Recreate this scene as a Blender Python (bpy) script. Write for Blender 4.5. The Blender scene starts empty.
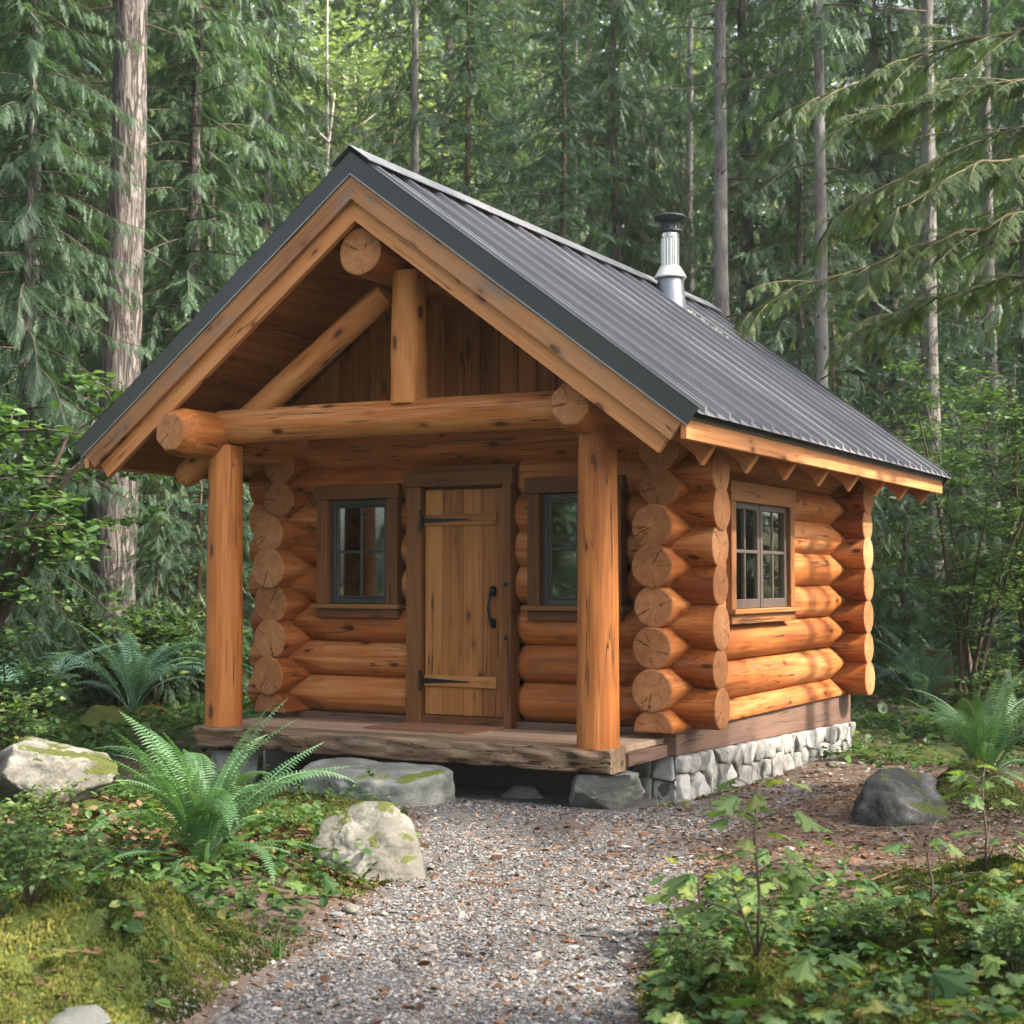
import bpy, math, random
import numpy as np
from math import radians as R, sin, cos, pi, sqrt, atan2
from mathutils import Vector, Matrix, noise as mnoise

random.seed(7)
rng = np.random.default_rng(7)
scene = bpy.context.scene
COL = scene.collection

# ------------------------------------------------------------------ camera
CAM = np.array([6.2714, -8.9110, 1.6445]); YAW = 0.50559; PITCH = 0.045686; FPX = 1504.66
cd = bpy.data.cameras.new('camera'); cam = bpy.data.objects.new('camera', cd); COL.objects.link(cam)
cam.location = CAM.tolist(); cam.rotation_euler = (pi/2+PITCH, 0, YAW)
cd.sensor_width = 36; cd.lens = FPX/1024*36; cd.clip_start = .05; cd.clip_end = 600
cd.dof.use_dof = True; cd.dof.focus_distance = 10.6; cd.dof.aperture_fstop = 4.0
scene.camera = cam

# ------------------------------------------------------------------ sky, sun, exposure
SUN_EL = R(42); SUN_AZ = R(79)      # azimuth clockwise from +Y
w = bpy.data.worlds.new('World'); scene.world = w; w.use_nodes = True
nt = w.node_tree; bg = nt.nodes['Background']; sk = nt.nodes.new('ShaderNodeTexSky')
sk.sky_type = 'NISHITA'; sk.sun_disc = False; sk.sun_elevation = SUN_EL; sk.sun_rotation = SUN_AZ
sk.air_density = .8; sk.dust_density = 5.0; sk.ozone_density = .3
hs = nt.nodes.new('ShaderNodeHueSaturation'); hs.inputs['Saturation'].default_value = .5
nt.links.new(sk.outputs[0], hs.inputs['Color']); nt.links.new(hs.outputs[0], bg.inputs[0]); bg.inputs[1].default_value = .15
sd = bpy.data.lights.new('sun', 'SUN'); sun = bpy.data.objects.new('sun', sd); COL.objects.link(sun)
sd.energy = 3.0; sd.angle = R(.9); sd.color = (1, .90, .76)
sdir = Vector((sin(SUN_AZ)*cos(SUN_EL), cos(SUN_AZ)*cos(SUN_EL), sin(SUN_EL)))
sun.rotation_euler = sdir.to_track_quat('Z', 'Y').to_euler(); sun.location = (20, 5, 20)
scene.view_settings.view_transform = 'Standard'; scene.view_settings.look = 'None'
scene.view_settings.exposure = 2.3; scene.view_settings.gamma = 1
scene.cycles.max_bounces = 8; scene.cycles.diffuse_bounces = 4; scene.cycles.transparent_max_bounces = 8
scene.cycles.use_denoising = True

# ------------------------------------------------------------------ camera maths used to read distances off the photograph
_fw = np.array([-sin(YAW)*cos(PITCH), cos(YAW)*cos(PITCH), sin(PITCH)])
_rt = np.array([cos(YAW), sin(YAW), 0]); _up = np.cross(_rt, _fw)
def ground_at(px, py, z=.05):
    d = _fw+_rt*(px-512)/FPX-_up*(py-512)/FPX
    t = (z-CAM[2])/d[2]; q = CAM+d*t
    return float(q[0]), float(q[1])
def ahead(px, depth):
    q = CAM+(_fw+_rt*(px-512)/FPX)*depth
    return float(q[0]), float(q[1])

# ------------------------------------------------------------------ tags
def tag(o, label=None, cat=None, group=None, kind=None):
    if label: o['label'] = label
    if cat: o['category'] = cat
    if group: o['group'] = group
    if kind: o['kind'] = kind
    return o
def empty(name, loc, rz=0, sc=1):
    o = bpy.data.objects.new(name, None); COL.objects.link(o); o.location = loc
    o.rotation_euler = (0, 0, rz); o.scale = (sc,)*3; o.empty_display_size = .1
    return o
def link(name, me, parent=None, loc=(0, 0, 0), rot=(0, 0, 0), sc=(1, 1, 1)):
    o = bpy.data.objects.new(name, me); COL.objects.link(o)
    o.location = loc; o.rotation_euler = rot; o.scale = sc if hasattr(sc, '__len__') else (sc,)*3
    if parent: o.parent = parent
    return o

# ------------------------------------------------------------------ materials
class NT:
    def __init__(s, name):
        s.m = bpy.data.materials.new(name); s.m.use_nodes = True
        s.t = s.m.node_tree; s.t.nodes.clear()
        s.out = s.n('ShaderNodeOutputMaterial')
    def n(s, typ, ins=None, **kw):
        nd = s.t.nodes.new(typ)
        for k, v in kw.items(): setattr(nd, k, v)
        if ins:
            for k, v in ins.items():
                if hasattr(v, 'node'): s.t.links.new(v, nd.inputs[k])
                else: nd.inputs[k].default_value = v
        return nd
    def math(s, op, a, b=0.0, c=None, clamp=False):
        nd = s.n('ShaderNodeMath', operation=op, use_clamp=clamp)
        for i, v in enumerate((a, b) if c is None else (a, b, c)):
            if hasattr(v, 'node'): s.t.links.new(v, nd.inputs[i])
            else: nd.inputs[i].default_value = v
        return nd.outputs[0]
    def mix(s, f, a, b, mode='MIX'):
        nd = s.n('ShaderNodeMix', data_type='RGBA', blend_type=mode, clamp_factor=True)
        for k, v in ((0, f), (6, a), (7, b)):
            if hasattr(v, 'node'): s.t.links.new(v, nd.inputs[k])
            else: nd.inputs[k].default_value = v if k == 0 else (*v[:3], 1)
        return nd.outputs[2]
    def ramp(s, fac, stops, interp='LINEAR'):
        nd = s.n('ShaderNodeValToRGB', {0: fac}); cr = nd.color_ramp; cr.interpolation = interp
        while len(cr.elements) < len(stops): cr.elements.new(.5)
        for e, (p, c) in zip(cr.elements, stops):
            e.position = p; e.color = (*c, 1) if hasattr(c, '__len__') else (c, c, c, 1)
        return nd.outputs[0]
    def mr(s, v, a, b, c=0., d=1.):
        nd = s.n('ShaderNodeMapRange', {0: v, 1: a, 2: b, 3: c, 4: d}); return nd.outputs[0]
    def mapping(s, vec, scale=(1, 1, 1), loc=(0, 0, 0)):
        return s.n('ShaderNodeMapping', {0: vec, 'Scale': scale, 'Location': loc}).outputs[0]
    def noise(s, vec, sc, det=4, rough=.5, dist=0., w=None):
        ins = {'Vector': vec, 'Scale': sc, 'Detail': det, 'Roughness': rough, 'Distortion': dist}
        nd = s.n('ShaderNodeTexNoise', noise_dimensions='4D' if w is not None else '3D')
        if w is not None: ins['W'] = w
        for k, v in ins.items():
            if hasattr(v, 'node'): s.t.links.new(v, nd.inputs[k])
            else: nd.inputs[k].default_value = v
        return nd
    def attr(s, name): return s.n('ShaderNodeAttribute', attribute_name=name)
    def coord(s): return s.n('ShaderNodeTexCoord').outputs['Object']
    def bump(s, h, strength=.3, dist=.01):
        return s.n('ShaderNodeBump', {'Height': h, 'Strength': strength, 'Distance': dist}).outputs[0]
    def fin(s, col, rough=.6, nor=None, metal=0., spec=.5, **kw):
        ins = {'Base Color': col if hasattr(col, 'node') else (*col, 1), 'Roughness': rough, 'Metallic': metal, 'Specular IOR Level': spec}
        if nor is not None: ins['Normal'] = nor
        ins.update(kw)
        p = s.n('ShaderNodeBsdfPrincipled', ins)
        s.t.links.new(p.outputs[0], s.out.inputs[0]); return s.m

def wood(name, dark, mid, light, rough=.5, weather=0., wcol=(.2, .17, .14), end=False, knots=1., bumpk=1.):
    """solid wood: gc = position inside the timber (z along the grain), seed = one number per timber"""
    s = NT(name); g = s.attr('gc').outputs['Vector']; seed = s.attr('seed').outputs['Fac']
    W = s.math('MULTIPLY', seed, 37.0)
    sep = s.n('ShaderNodeSeparateXYZ', {0: g})
    big = s.noise(s.mapping(g, (3, 3, .55)), 1, 3, .5, w=W).outputs[0]
    fine = s.noise(s.mapping(g, (75, 75, 2.2)), 1, 4, .6, .4, w=W).outputs[0]
    midn = s.noise(s.mapping(g, (22, 22, .9)), 1, 4, .6, .6, w=W).outputs[0]
    r = s.math('SQRT', s.math('ADD', s.math('MULTIPLY', sep.outputs[0], sep.outputs[0]), s.math('MULTIPLY', sep.outputs[1], sep.outputs[1])))
    wob = s.noise(s.mapping(g, (6, 6, .5)), 1, 2, w=W).outputs[0]
    ring = s.math('SINE', s.math('MULTIPLY', s.math('ADD', r, s.math('MULTIPLY', wob, .045)), 620. if end else 560.))
    t = s.math('ADD', s.math('MULTIPLY', big, .55), s.math('MULTIPLY', midn, .45))
    t = s.math('ADD', t, s.math('MULTIPLY', s.math('SUBTRACT', fine, .5), .42))
    t = s.math('ADD', t, s.math('MULTIPLY', ring, .055 if end else .035))
    t = s.math('ADD', t, s.math('MULTIPLY', s.math('SUBTRACT', seed, .5), .22))
    col = s.ramp(t, [(.30, dark), (.50, mid), (.68, light)])
    h = s.math('ADD', s.math('MULTIPLY', fine, .5), s.math('MULTIPLY', midn, .6))
    if not end:
        ck = s.noise(s.mapping(g, (13, 13, .42)), 1, 3, .5, .3, w=W).outputs[0]
        cm = s.noise(s.mapping(g, (4, 4, 1.3)), 1, 1, w=s.math('ADD', W, 5.)).outputs[0]
        crack = s.math('MULTIPLY', s.mr(s.math('ABSOLUTE', s.math('SUBTRACT', ck, .5)), .004, .011, 1, 0), s.mr(cm, .51, .57))
        col = s.mix(s.math('MULTIPLY', crack, .8), col, [c*.16 for c in dark])
        h = s.math('SUBTRACT', h, s.math('MULTIPLY', crack, 1.6))
        vo = s.n('ShaderNodeTexVoronoi', {'Vector': s.mapping(g, (6.5, 6.5, 2.8)), 'Scale': 1.3, 'W': W}, voronoi_dimensions='4D')
        kd = s.math('ADD', vo.outputs['Distance'], s.math('MULTIPLY', midn, .1))
        kn = s.mr(kd, .225, .265, .85*knots, 0)
        halo = s.mr(kd, .25, .45, .45*knots, 0)
        col = s.mix(halo, col, [c*.7 for c in dark]); col = s.mix(kn, col, [c*.28 for c in dark])
    else:
        ang = s.math('ARCTAN2', sep.outputs[0], sep.outputs[1])
        wig = s.math('MULTIPLY', s.math('SUBTRACT', s.noise(g, 30, 3).outputs[0], .5), .5)
        tot = None
        for k, (a, b, wd) in enumerate(((11.3, .2, .0045), (23.7, .55, .003), (41.1, .5, .0025), (57.9, .62, .002))):
            a0 = s.math('MULTIPLY', s.math('FRACT', s.math('MULTIPLY', seed, a)), 2*pi)
            dd = s.math('MULTIPLY', s.math('ABSOLUTE', s.math('SINE', s.math('MULTIPLY', s.math('SUBTRACT', s.math('ADD', ang, wig), a0), .5))), s.math('MULTIPLY', r, 2.))
            c = s.math('MULTIPLY', s.mr(dd, wd*.6, wd*1.5, 1, 0), s.mr(r, .16*b*.5, .16*b*.5+.015))
            tot = c if tot is None else s.math('MAXIMUM', tot, c)
        col = s.mix(s.math('MULTIPLY', tot, .85), col, [c*.1 for c in dark])
        col = s.mix(s.mr(r, .0, .14, .0, .25), col, dark)
        h = s.math('SUBTRACT', h, s.math('MULTIPLY', tot, 2.))
    if weather:
        wn = s.noise(s.mapping(g, (7, 7, 1.6)), 1, 5, .65, .5, w=s.math('ADD', W, 9.)).outputs[0]
        col = s.mix(s.mr(wn, .62-.22*weather, .74-.1*weather, 0, .85), col, wcol)
    rg = s.mr(fine, .3, .7, rough-.08, rough+.14)
    return s.fin(col, rg, s.bump(h, .5*bumpk, .008), spec=.25)

M = {}
M['log'] = wood('log_wood', (.16, .042, .009), (.34, .108, .024), (.47, .215, .082), .52, weather=.12, wcol=(.17, .125, .09))
M['logend'] = wood('log_end_wood', (.20, .078, .028), (.35, .15, .056), (.49, .25, .11), .65, end=True)
M['post'] = wood('post_wood', (.23, .068, .015), (.40, .138, .033), (.53, .225, .068), .5)
M['barge'] = wood('barge_wood', (.26, .092, .030), (.42, .17, .058), (.52, .235, .092), .5)
M['bargew'] = wood('weathered_barge_wood', (.20, .085, .035), (.33, .155, .066), (.42, .21, .10), .6, weather=.45, wcol=(.17, .14, .115))
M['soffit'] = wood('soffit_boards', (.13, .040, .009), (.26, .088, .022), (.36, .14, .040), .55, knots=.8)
M['trim'] = wood('dark_trim_wood', (.075, .028, .009), (.14, .053, .016), (.20, .085, .028), .5, knots=.5)
M['door'] = wood('door_wood', (.17, .060, .015), (.285, .115, .030), (.37, .165, .050), .45, knots=1.2)
M['deck'] = wood('deck_wood', (.17, .10, .062), (.29, .19, .125), (.38, .27, .19), .6, weather=.3, wcol=(.26, .23, .20), knots=.5)
M['edge'] = wood('deck_edge_wood', (.09, .052, .030), (.19, .122, .075), (.28, .20, .13), .7, weather=.35, wcol=(.12, .105, .085), bumpk=2.2)
M['sill'] = wood('sill_beam_wood', (.06, .033, .023), (.11, .062, .043), (.15, .09, .064), .65, weather=.4, wcol=(.09, .075, .068), knots=.4)

def simple(name, col, rough=.5, metal=0., bumps=0., var=.15, nsc=20., spec=.5):
    s = NT(name); c = s.coord(); n = s.noise(c, nsc, 4, .6).outputs[0]
    cc = s.mix(n, [x*(1-var) for x in col], [min(1, x*(1+var)) for x in col])
    return s.fin(cc, s.mr(n, .3, .7, rough*.85, min(1, rough*1.15)), s.bump(n, bumps, .004) if bumps else None, metal, spec)
M['trimside'] = wood('brown_trim_wood', (.12, .045, .014), (.22, .088, .028), (.30, .13, .045), .5, knots=.5)
M['iron'] = simple('black_iron', (.012, .012, .013), .42, .6, .3, nsc=60)
M['sash'] = simple('dark_painted_sash', (.026, .029, .028), .4, bumps=.1)
M['sashbrown'] = simple('brown_painted_sash', (.065, .048, .040), .45, bumps=.1)
M['trimmetal'] = simple('dark_metal_trim', (.020, .025, .025), .38, .0, .05, nsc=3, spec=.6)
M['drip'] = simple('metal_hem', (.30, .31, .32), .35, .7, nsc=8)
M['steel'] = simple('stainless_steel', (.40, .40, .37), .19, 1., .04, nsc=12)
M['flash'] = simple('grey_flashing', (.19, .20, .225), .38, .9, .05, nsc=9)
M['collar'] = simple('pale_storm_collar', (.62, .62, .58), .4, .5, nsc=10)
M['cap'] = simple('black_cap', (.02, .024, .028), .45, .3, nsc=10)
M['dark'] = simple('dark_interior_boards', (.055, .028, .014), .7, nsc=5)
M['mat'] = simple('coir_mat', (.20, .085, .038), .95, 0, 1., .5, 180)

def roof_mat():
    s = NT('charcoal_metal_roof'); c = s.coord(); n = s.noise(s.mapping(c, (.6, 5, .6)), 1, 3, .5).outputs[0]
    n2 = s.noise(c, 45, 3, .6).outputs[0]
    col = s.mix(s.mr(n, .35, .7), (.112, .112, .121), (.155, .155, .166))
    col = s.mix(s.mr(n2, .70, .80, 0, .18), col, (.16, .16, .16))
    return s.fin(col, s.mr(n, .3, .7, .34, .44), metal=.0, spec=.6)
M['roof'] = roof_mat()

def glass_mat():
    s = NT('window_glass')
    fr = s.n('ShaderNodeFresnel', {'IOR': 1.55}).outputs[0]
    fac = s.math('ADD', s.math('MULTIPLY', fr, 1.0), .05, clamp=True)
    tr = s.n('ShaderNodeBsdfTransparent', {0: (.80, .86, .80, 1)}); gl = s.n('ShaderNodeBsdfGlossy', {'Color': (.95, 1, .95, 1), 'Roughness': .01})
    mx = s.n('ShaderNodeMixShader', {0: fac}); s.t.links.new(tr.outputs[0], mx.inputs[1]); s.t.links.new(gl.outputs[0], mx.inputs[2])
    s.t.links.new(mx.outputs[0], s.out.inputs[0]); return s.m
M['glass'] = glass_mat()

def stone(name, cols, moss=0., mosscol=(.10, .12, .02), sc=1., light=None):
    s = NT(name); c = s.coord(); sd_ = s.attr('seed').outputs['Fac']
    oi = s.n('ShaderNodeObjectInfo').outputs['Random']
    n = s.noise(c, 4*sc, 6, .62, .3, w=s.math('MULTIPLY', s.math('ADD', sd_, oi), 20.)).outputs[0]
    f = s.noise(c, 55*sc, 5, .65).outputs[0]
    v = s.n('ShaderNodeTexVoronoi', {'Vector': c, 'Scale': 9*sc}, feature='DISTANCE_TO_EDGE').outputs[0]
    t = s.math('ADD', n, s.math('ADD', s.math('MULTIPLY', s.math('SUBTRACT', f, .5), .35), s.math('MULTIPLY', s.math('SUBTRACT', sd_, .5), .3)))
    col = s.ramp(t, [(.32, cols[0]), (.5, cols[1]), (.66, cols[2])])
    h = s.math('ADD', s.math('MULTIPLY', n, 1.6), s.math('MULTIPLY', f, .35))
    if moss:
        nz = s.n('ShaderNodeSeparateXYZ', {0: s.n('ShaderNodeNewGeometry').outputs['Normal']}).outputs[2]
        mn = s.noise(c, 3.2*sc, 4, .6).outputs[0]
        mm = s.math('MULTIPLY', s.mr(s.math('ADD', mn, s.math('MULTIPLY', nz, .2)), .76-.4*moss, .80-.4*moss), 1.)
        mc = s.mix(f, [x*.5 for x in mosscol], [x*1.4 for x in mosscol])
        col = s.mix(mm, col, mc)
        h = s.math('ADD', h, s.math('MULTIPLY', mm, s.math('MULTIPLY', s.noise(c, 120, 3).outputs[0], .8)))
    return s.fin(col, .85, s.bump(h, .6, .02), spec=.25)
M['stone'] = stone('foundation_stone', [(.11, .108, .10), (.22, .215, .20), (.36, .35, .325)], sc=2)
M['mortar'] = simple('dark_joint', (.10, .095, .088), .95, bumps=.5, nsc=60)
M['rockpale'] = stone('pale_boulder', [(.10, .096, .08), (.21, .20, .17), (.33, .315, .275)], moss=.20, mosscol=(.06, .07, .014))
M['rockgrey'] = stone('grey_green_rock', [(.12, .125, .11), (.22, .225, .20), (.33, .33, .30)], moss=-.1)
M['rockdark'] = stone('dark_boulder', [(.025, .027, .025), (.085, .085, .078), (.27, .25, .235)], moss=.12, mosscol=(.05, .06, .014))
M['rockmoss'] = stone('mossy_rock', [(.05, .055, .05), (.12, .125, .11), (.2, .2, .18)], moss=1.1, mosscol=(.07, .08, .018))

def leafmat(name, cols, rough=.5, trans=.35, spec=.3, objvar=.25):
    if 'foliage' in name or 'cover' in name: k = .9 if 'fern' in name else (.8 if 'broadleaf' in name else (.9 if 'light' in name else .56)); cols = [(c[0]*k, c[1]*k, c[2]*k*(.9 if 'cover' in name else 1.1)) for c in cols]; spec = .38; rough = .5
    s = NT(name); a = s.attr('rnd').outputs['Fac']; oi = s.n('ShaderNodeObjectInfo').outputs['Random']
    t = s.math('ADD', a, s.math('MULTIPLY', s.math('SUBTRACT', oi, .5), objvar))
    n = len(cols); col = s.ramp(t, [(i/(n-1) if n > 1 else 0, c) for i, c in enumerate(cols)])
    p = s.n('ShaderNodeBsdfPrincipled', {'Base Color': col, 'Roughness': rough, 'Specular IOR Level': spec})
    tl = s.n('ShaderNodeBsdfTranslucent', {0: s.mix(.5, col, (1.0, 1.0, .25), 'MULTIPLY')})
    mul = s.mix(1., col, (1.5, 1.6, .7), 'MULTIPLY'); s.t.links.new(mul, tl.inputs[0])
    mx = s.n('ShaderNodeMixShader', {0: trans}); s.t.links.new(p.outputs[0], mx.inputs[1]); s.t.links.new(tl.outputs[0], mx.inputs[2])
    s.t.links.new(mx.outputs[0], s.out.inputs[0]); return s.m
M['cedar'] = leafmat('cedar_foliage', [(.028, .060, .026), (.048, .105, .048), (.075, .155, .072), (.115, .205, .085), (.17, .24, .075)])
M['spruce'] = leafmat('spruce_foliage', [(.024, .060, .034), (.042, .098, .060), (.070, .150, .092), (.110, .200, .120)])
M['hemlock'] = leafmat('hemlock_foliage', [(.04, .085, .03), (.08, .14, .045), (.13, .20, .06), (.20, .26, .09)])
M['decid'] = leafmat('broadleaf_foliage', [(.08, .13, .045), (.15, .22, .085), (.24, .32, .14), (.36, .40, .22)], trans=.3)
M['light'] = leafmat('light_shrub_foliage', [(.035, .075, .022), (.065, .13, .038), (.115, .195, .06), (.18, .27, .095)], trans=.3)
M['shrub'] = leafmat('shrub_foliage', [(.04, .10, .03), (.08, .17, .045), (.14, .25, .06), (.23, .31, .08), (.40, .36, .09)], trans=.4)
M['fern'] = leafmat('fern_foliage', [(.035, .085, .030), (.060, .135, .050), (.095, .190, .075), (.15, .25, .11)], rough=.42, spec=.4)
M['fernblue'] = leafmat('dusky_fern_foliage', [(.05, .11, .075), (.08, .17, .12), (.13, .24, .17), (.19, .30, .23)], rough=.42, spec=.4)
M['cover'] = leafmat('ground_cover_leaves', [(.03, .085, .022), (.06, .14, .034), (.11, .21, .05), (.20, .30, .08), (.40, .38, .11)], rough=.42, spec=.4)
M['mossm'] = leafmat('moss_tufts', [(.018, .030, .008), (.055, .075, .015), (.12, .135, .030), (.26, .25, .075)], rough=.9, spec=.1, trans=.25)
M['litter'] = leafmat('dead_leaves', [(.035, .018, .011), (.085, .045, .027), (.14, .08, .048), (.24, .155, .09)], rough=.8, spec=.15, trans=.1)
M['deadfern'] = leafmat('dead_fronds', [(.11, .04, .015), (.20, .085, .03), (.30, .15, .06)], rough=.8, spec=.1, trans=.15)
M['gravel'] = leafmat('crushed_gravel', [(.06, .06, .064), (.11, .11, .115), (.155, .155, .155), (.135, .10, .078), (.26, .25, .235), (.10, .107, .12)], rough=.8, spec=.25, trans=0.)

def bark(name, a, b, moss=0., sc=1., lich=0., strength=.9):
    s = NT(name); c = s.coord()
    v = s.mapping(c, (11*sc, 11*sc, 1.5*sc))
    n = s.noise(v, 1, 6, .62, 1.3).outputs[0]; n2 = s.noise(c, 38*sc, 4, .6).outputs[0]; n3 = s.noise(c, 1.3, 3, .6).outputs[0]
    ridge = s.mr(n, .40, .56)
    col = s.mix(ridge, a, b); col = s.mix(s.mr(n2, .4, .7, 0, .5), col, [x*.6 for x in b])
    if lich:
        col = s.mix(s.math('MULTIPLY', s.mr(n3, .45, .6), lich), col, (.24, .24, .215))
        kv = s.n('ShaderNodeTexVoronoi', {'Vector': s.mapping(c, (5, 5, 2.4)), 'Scale': 1.}).outputs['Distance']
        col = s.mix(s.mr(kv, .10, .16, .85, 0), col, (.03, .022, .018))
    if moss: col = s.mix(s.math('MULTIPLY', s.mr(n3, .42, .55), moss), col, (.075, .085, .02))
    h = s.math('ADD', s.math('MULTIPLY', ridge, 1.), s.math('MULTIPLY', n2, .4))
    return s.fin(col, .9, s.bump(h, strength, .04), spec=.15)
M['barkcedar'] = bark('cedar_bark', (.035, .029, .025), (.20, .175, .16), sc=1.4, strength=1.)
M['barkgrey'] = bark('grey_bark', (.085, .075, .07), (.17, .155, .148), lich=.5, sc=1.8, strength=.4)
M['barkbrown'] = bark('brown_bark', (.05, .035, .025), (.18, .125, .09), moss=.3)
M['barkpale'] = bark('pale_bark', (.22, .20, .17), (.38, .35, .31), sc=2, strength=.3)
M['twig'] = simple('brown_twig', (.060, .040, .026), .8, bumps=.3, nsc=40)
M['mosstwig'] = simple('mossy_limb', (.085, .075, .030), .9, bumps=.5, nsc=50, var=.4)
M['greenstem'] = simple('green_stem', (.10, .12, .04), .6, nsc=40)

def ground_mat(name, path=False):
    s = NT(name); c = s.coord(); m = s.n('ShaderNodeSeparateColor', {0: s.attr('mask').outputs['Color']})
    n = s.noise(c, 1.6, 5, .6).outputs[0]; n2 = s.noise(c, 9, 5, .65).outputs[0]; n3 = s.noise(c, 70, 4, .7).outputs[0]
    v = s.n('ShaderNodeTexVoronoi', {'Vector': c, 'Scale': 62.})
    v2 = s.n('ShaderNodeTexVoronoi', {'Vector': c, 'Scale': 62.}, feature='DISTANCE_TO_EDGE').outputs[0]
    vc = s.n('ShaderNodeSeparateColor', {0: v.outputs['Color']}).outputs[0]
    grav = s.ramp(vc, [(0., (.07, .07, .073)), (.4, (.12, .12, .12)), (.6, (.11, .085, .068)), (.8, (.17, .17, .17)), (1., (.10, .107, .12))])
    grav = s.mix(s.mr(v2, 0, .12, .8, 0), grav, (.055, .048, .042))
    duff = s.ramp(s.math('ADD', s.math('MULTIPLY', n2, .6), s.math('MULTIPLY', n3, .4)), [(.35, (.032, .023, .017)), (.5, (.075, .055, .042)), (.64, (.13, .10, .078))])
    mossc = s.ramp(s.math('ADD', s.math('MULTIPLY', n2, .5), s.math('MULTIPLY', n3, .5)), [(.35, (.015, .024, .006)), (.5, (.038, .052, .012)), (.65, (.075, .088, .02))])
    gw = s.mr(s.math('ADD', m.outputs[0], s.math('MULTIPLY', s.math('SUBTRACT', n, .5), .9)), .35, .6)
    mw = s.mr(s.math('ADD', m.outputs[1], s.math('MULTIPLY', s.math('SUBTRACT', n2, .5), 1.2)), .42, .62)
    col = s.mix(gw, duff, grav); col = s.mix(mw, col, mossc)
    h = s.math('ADD', s.math('MULTIPLY', n3, .6), s.math('MULTIPLY', s.mr(v2, 0, .2), s.math('MULTIPLY', gw, .8)))
    return s.fin(col, .95, s.bump(h, .8, .012), spec=.15)
M['ground'] = ground_mat('forest_floor')

# ------------------------------------------------------------------ numpy mesh helper
def npmesh(name, V, loops, totals, mat, rnd=None, smooth=False, extra=None, matidx=None):
    me = bpy.data.meshes.new(name); V = np.asarray(V, np.float32).reshape(-1, 3)
    me.vertices.add(len(V)); me.vertices.foreach_set('co', V.ravel())
    loops = np.asarray(loops, np.int32).ravel(); totals = np.asarray(totals, np.int32).ravel()
    me.loops.add(len(loops)); me.loops.foreach_set('vertex_index', loops)
    me.polygons.add(len(totals)); st = np.zeros(len(totals), np.int32); st[1:] = np.cumsum(totals)[:-1]
    me.polygons.foreach_set('loop_start', st)
    try: me.polygons.foreach_set('loop_total', totals)
    except Exception: pass
    me.polygons.foreach_set('use_smooth', np.full(len(totals), smooth, bool))
    for m in (mat if isinstance(mat, (list, tuple)) else [mat]): me.materials.append(m)
    if matidx is not None: me.polygons.foreach_set('material_index', np.asarray(matidx, np.int32))
    me.update(calc_edges=True)
    if rnd is not None:
        at = me.attributes.new('rnd', 'FLOAT', 'POINT'); at.data.foreach_set('value', np.asarray(rnd, np.float32).ravel())
    for k, v in (extra or {}).items():
        v = np.asarray(v, np.float32)
        if v.ndim == 2 and v.shape[1] == 4: at = me.attributes.new(k, 'FLOAT_COLOR', 'POINT'); at.data.foreach_set('color', v.ravel())
        else: at = me.attributes.new(k, 'FLOAT', 'POINT'); at.data.foreach_set('value', v.ravel())
    return me

class Tmp:      # a template: verts, polygons, per-vertex rnd offset
    def __init__(s, V, faces, r=None):
        s.V = np.asarray(V, float); s.loops = np.concatenate([np.asarray(f) for f in faces]).astype(int)
        s.tot = np.array([len(f) for f in faces]); s.r = np.zeros(len(s.V)) if r is None else np.asarray(r, float)
class Bag:
    def __init__(s): s.V = []; s.L = []; s.T = []; s.Rn = []; s.MI = []; s.n = 0
    def put(s, t, A, T, rnd, mi=0):
        """A (N,3,3) columns = axes, T (N,3), rnd (N,)"""
        N = len(T)
        if N == 0: return
        V = np.einsum('nij,vj->nvi', A, t.V)+T[:, None, :]
        s.V.append(V.reshape(-1, 3)); nv = len(t.V)
        off = (np.arange(N)*nv)[:, None]+s.n
        s.L.append((t.loops[None]+off).ravel()); s.T.append(np.tile(t.tot, N)); s.Rn.append((rnd[:, None]+t.r[None]).ravel())
        s.MI.append(np.full(N*len(t.tot), mi)); s.n += N*nv
    def mesh(s, name, mat, smooth=False):
        return npmesh(name, np.concatenate(s.V), np.concatenate(s.L), np.concatenate(s.T), mat, np.clip(np.concatenate(s.Rn), 0, 1), smooth, matidx=np.concatenate(s.MI))
def frames(X, upv, roll=None):
    """orthonormal frames with x-axis X (N,3), z near upv"""
    X = X/np.linalg.norm(X, axis=1, keepdims=True); U = np.broadcast_to(upv, X.shape)
    Y = np.cross(U, X); Y /= np.maximum(np.linalg.norm(Y, axis=1, keepdims=True), 1e-6); Z = np.cross(X, Y)
    if roll is not None:
        c, s_ = np.cos(roll)[:, None], np.sin(roll)[:, None]; Y, Z = Y*c+Z*s_, Z*c-Y*s_
    return np.stack([X, Y, Z], axis=2)

# tubes (trunks, limbs)
def tube_arrays(pts, rad, seg=8, wob=0., cap=True):
    pts = np.asarray(pts, float); n = len(pts); d = np.gradient(pts, axis=0); F = frames(d, np.array([0.13, .2, 1.]) if abs(d[:, 2]).mean() < np.linalg.norm(d, axis=1).mean()*.8 else np.array([1., .1, .05]))
    a = np.linspace(0, 2*pi, seg, endpoint=False); rr = np.asarray(rad, float)[:, None]*(1+wob*rng.normal(size=(n, seg)))
    V = pts[:, None, :]+rr[..., None]*(np.cos(a)[None, :, None]*F[:, None, :, 1]+np.sin(a)[None, :, None]*F[:, None, :, 2])
    V = V.reshape(-1, 3); i = np.arange(n-1)[:, None]*seg; j = np.arange(seg)[None]; k = (j+1) % seg
    Q = np.stack([i+j, i+k, i+seg+k, i+seg+j], -1).reshape(-1, 4)
    L = [Q.ravel()]; T = [np.full(len(Q), 4)]
    if cap:
        L.append(np.arange(seg)[::-1]); L.append((n-1)*seg+np.arange(seg)); T.append([seg, seg])
    return V, np.concatenate(L), np.concatenate(T)
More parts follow.
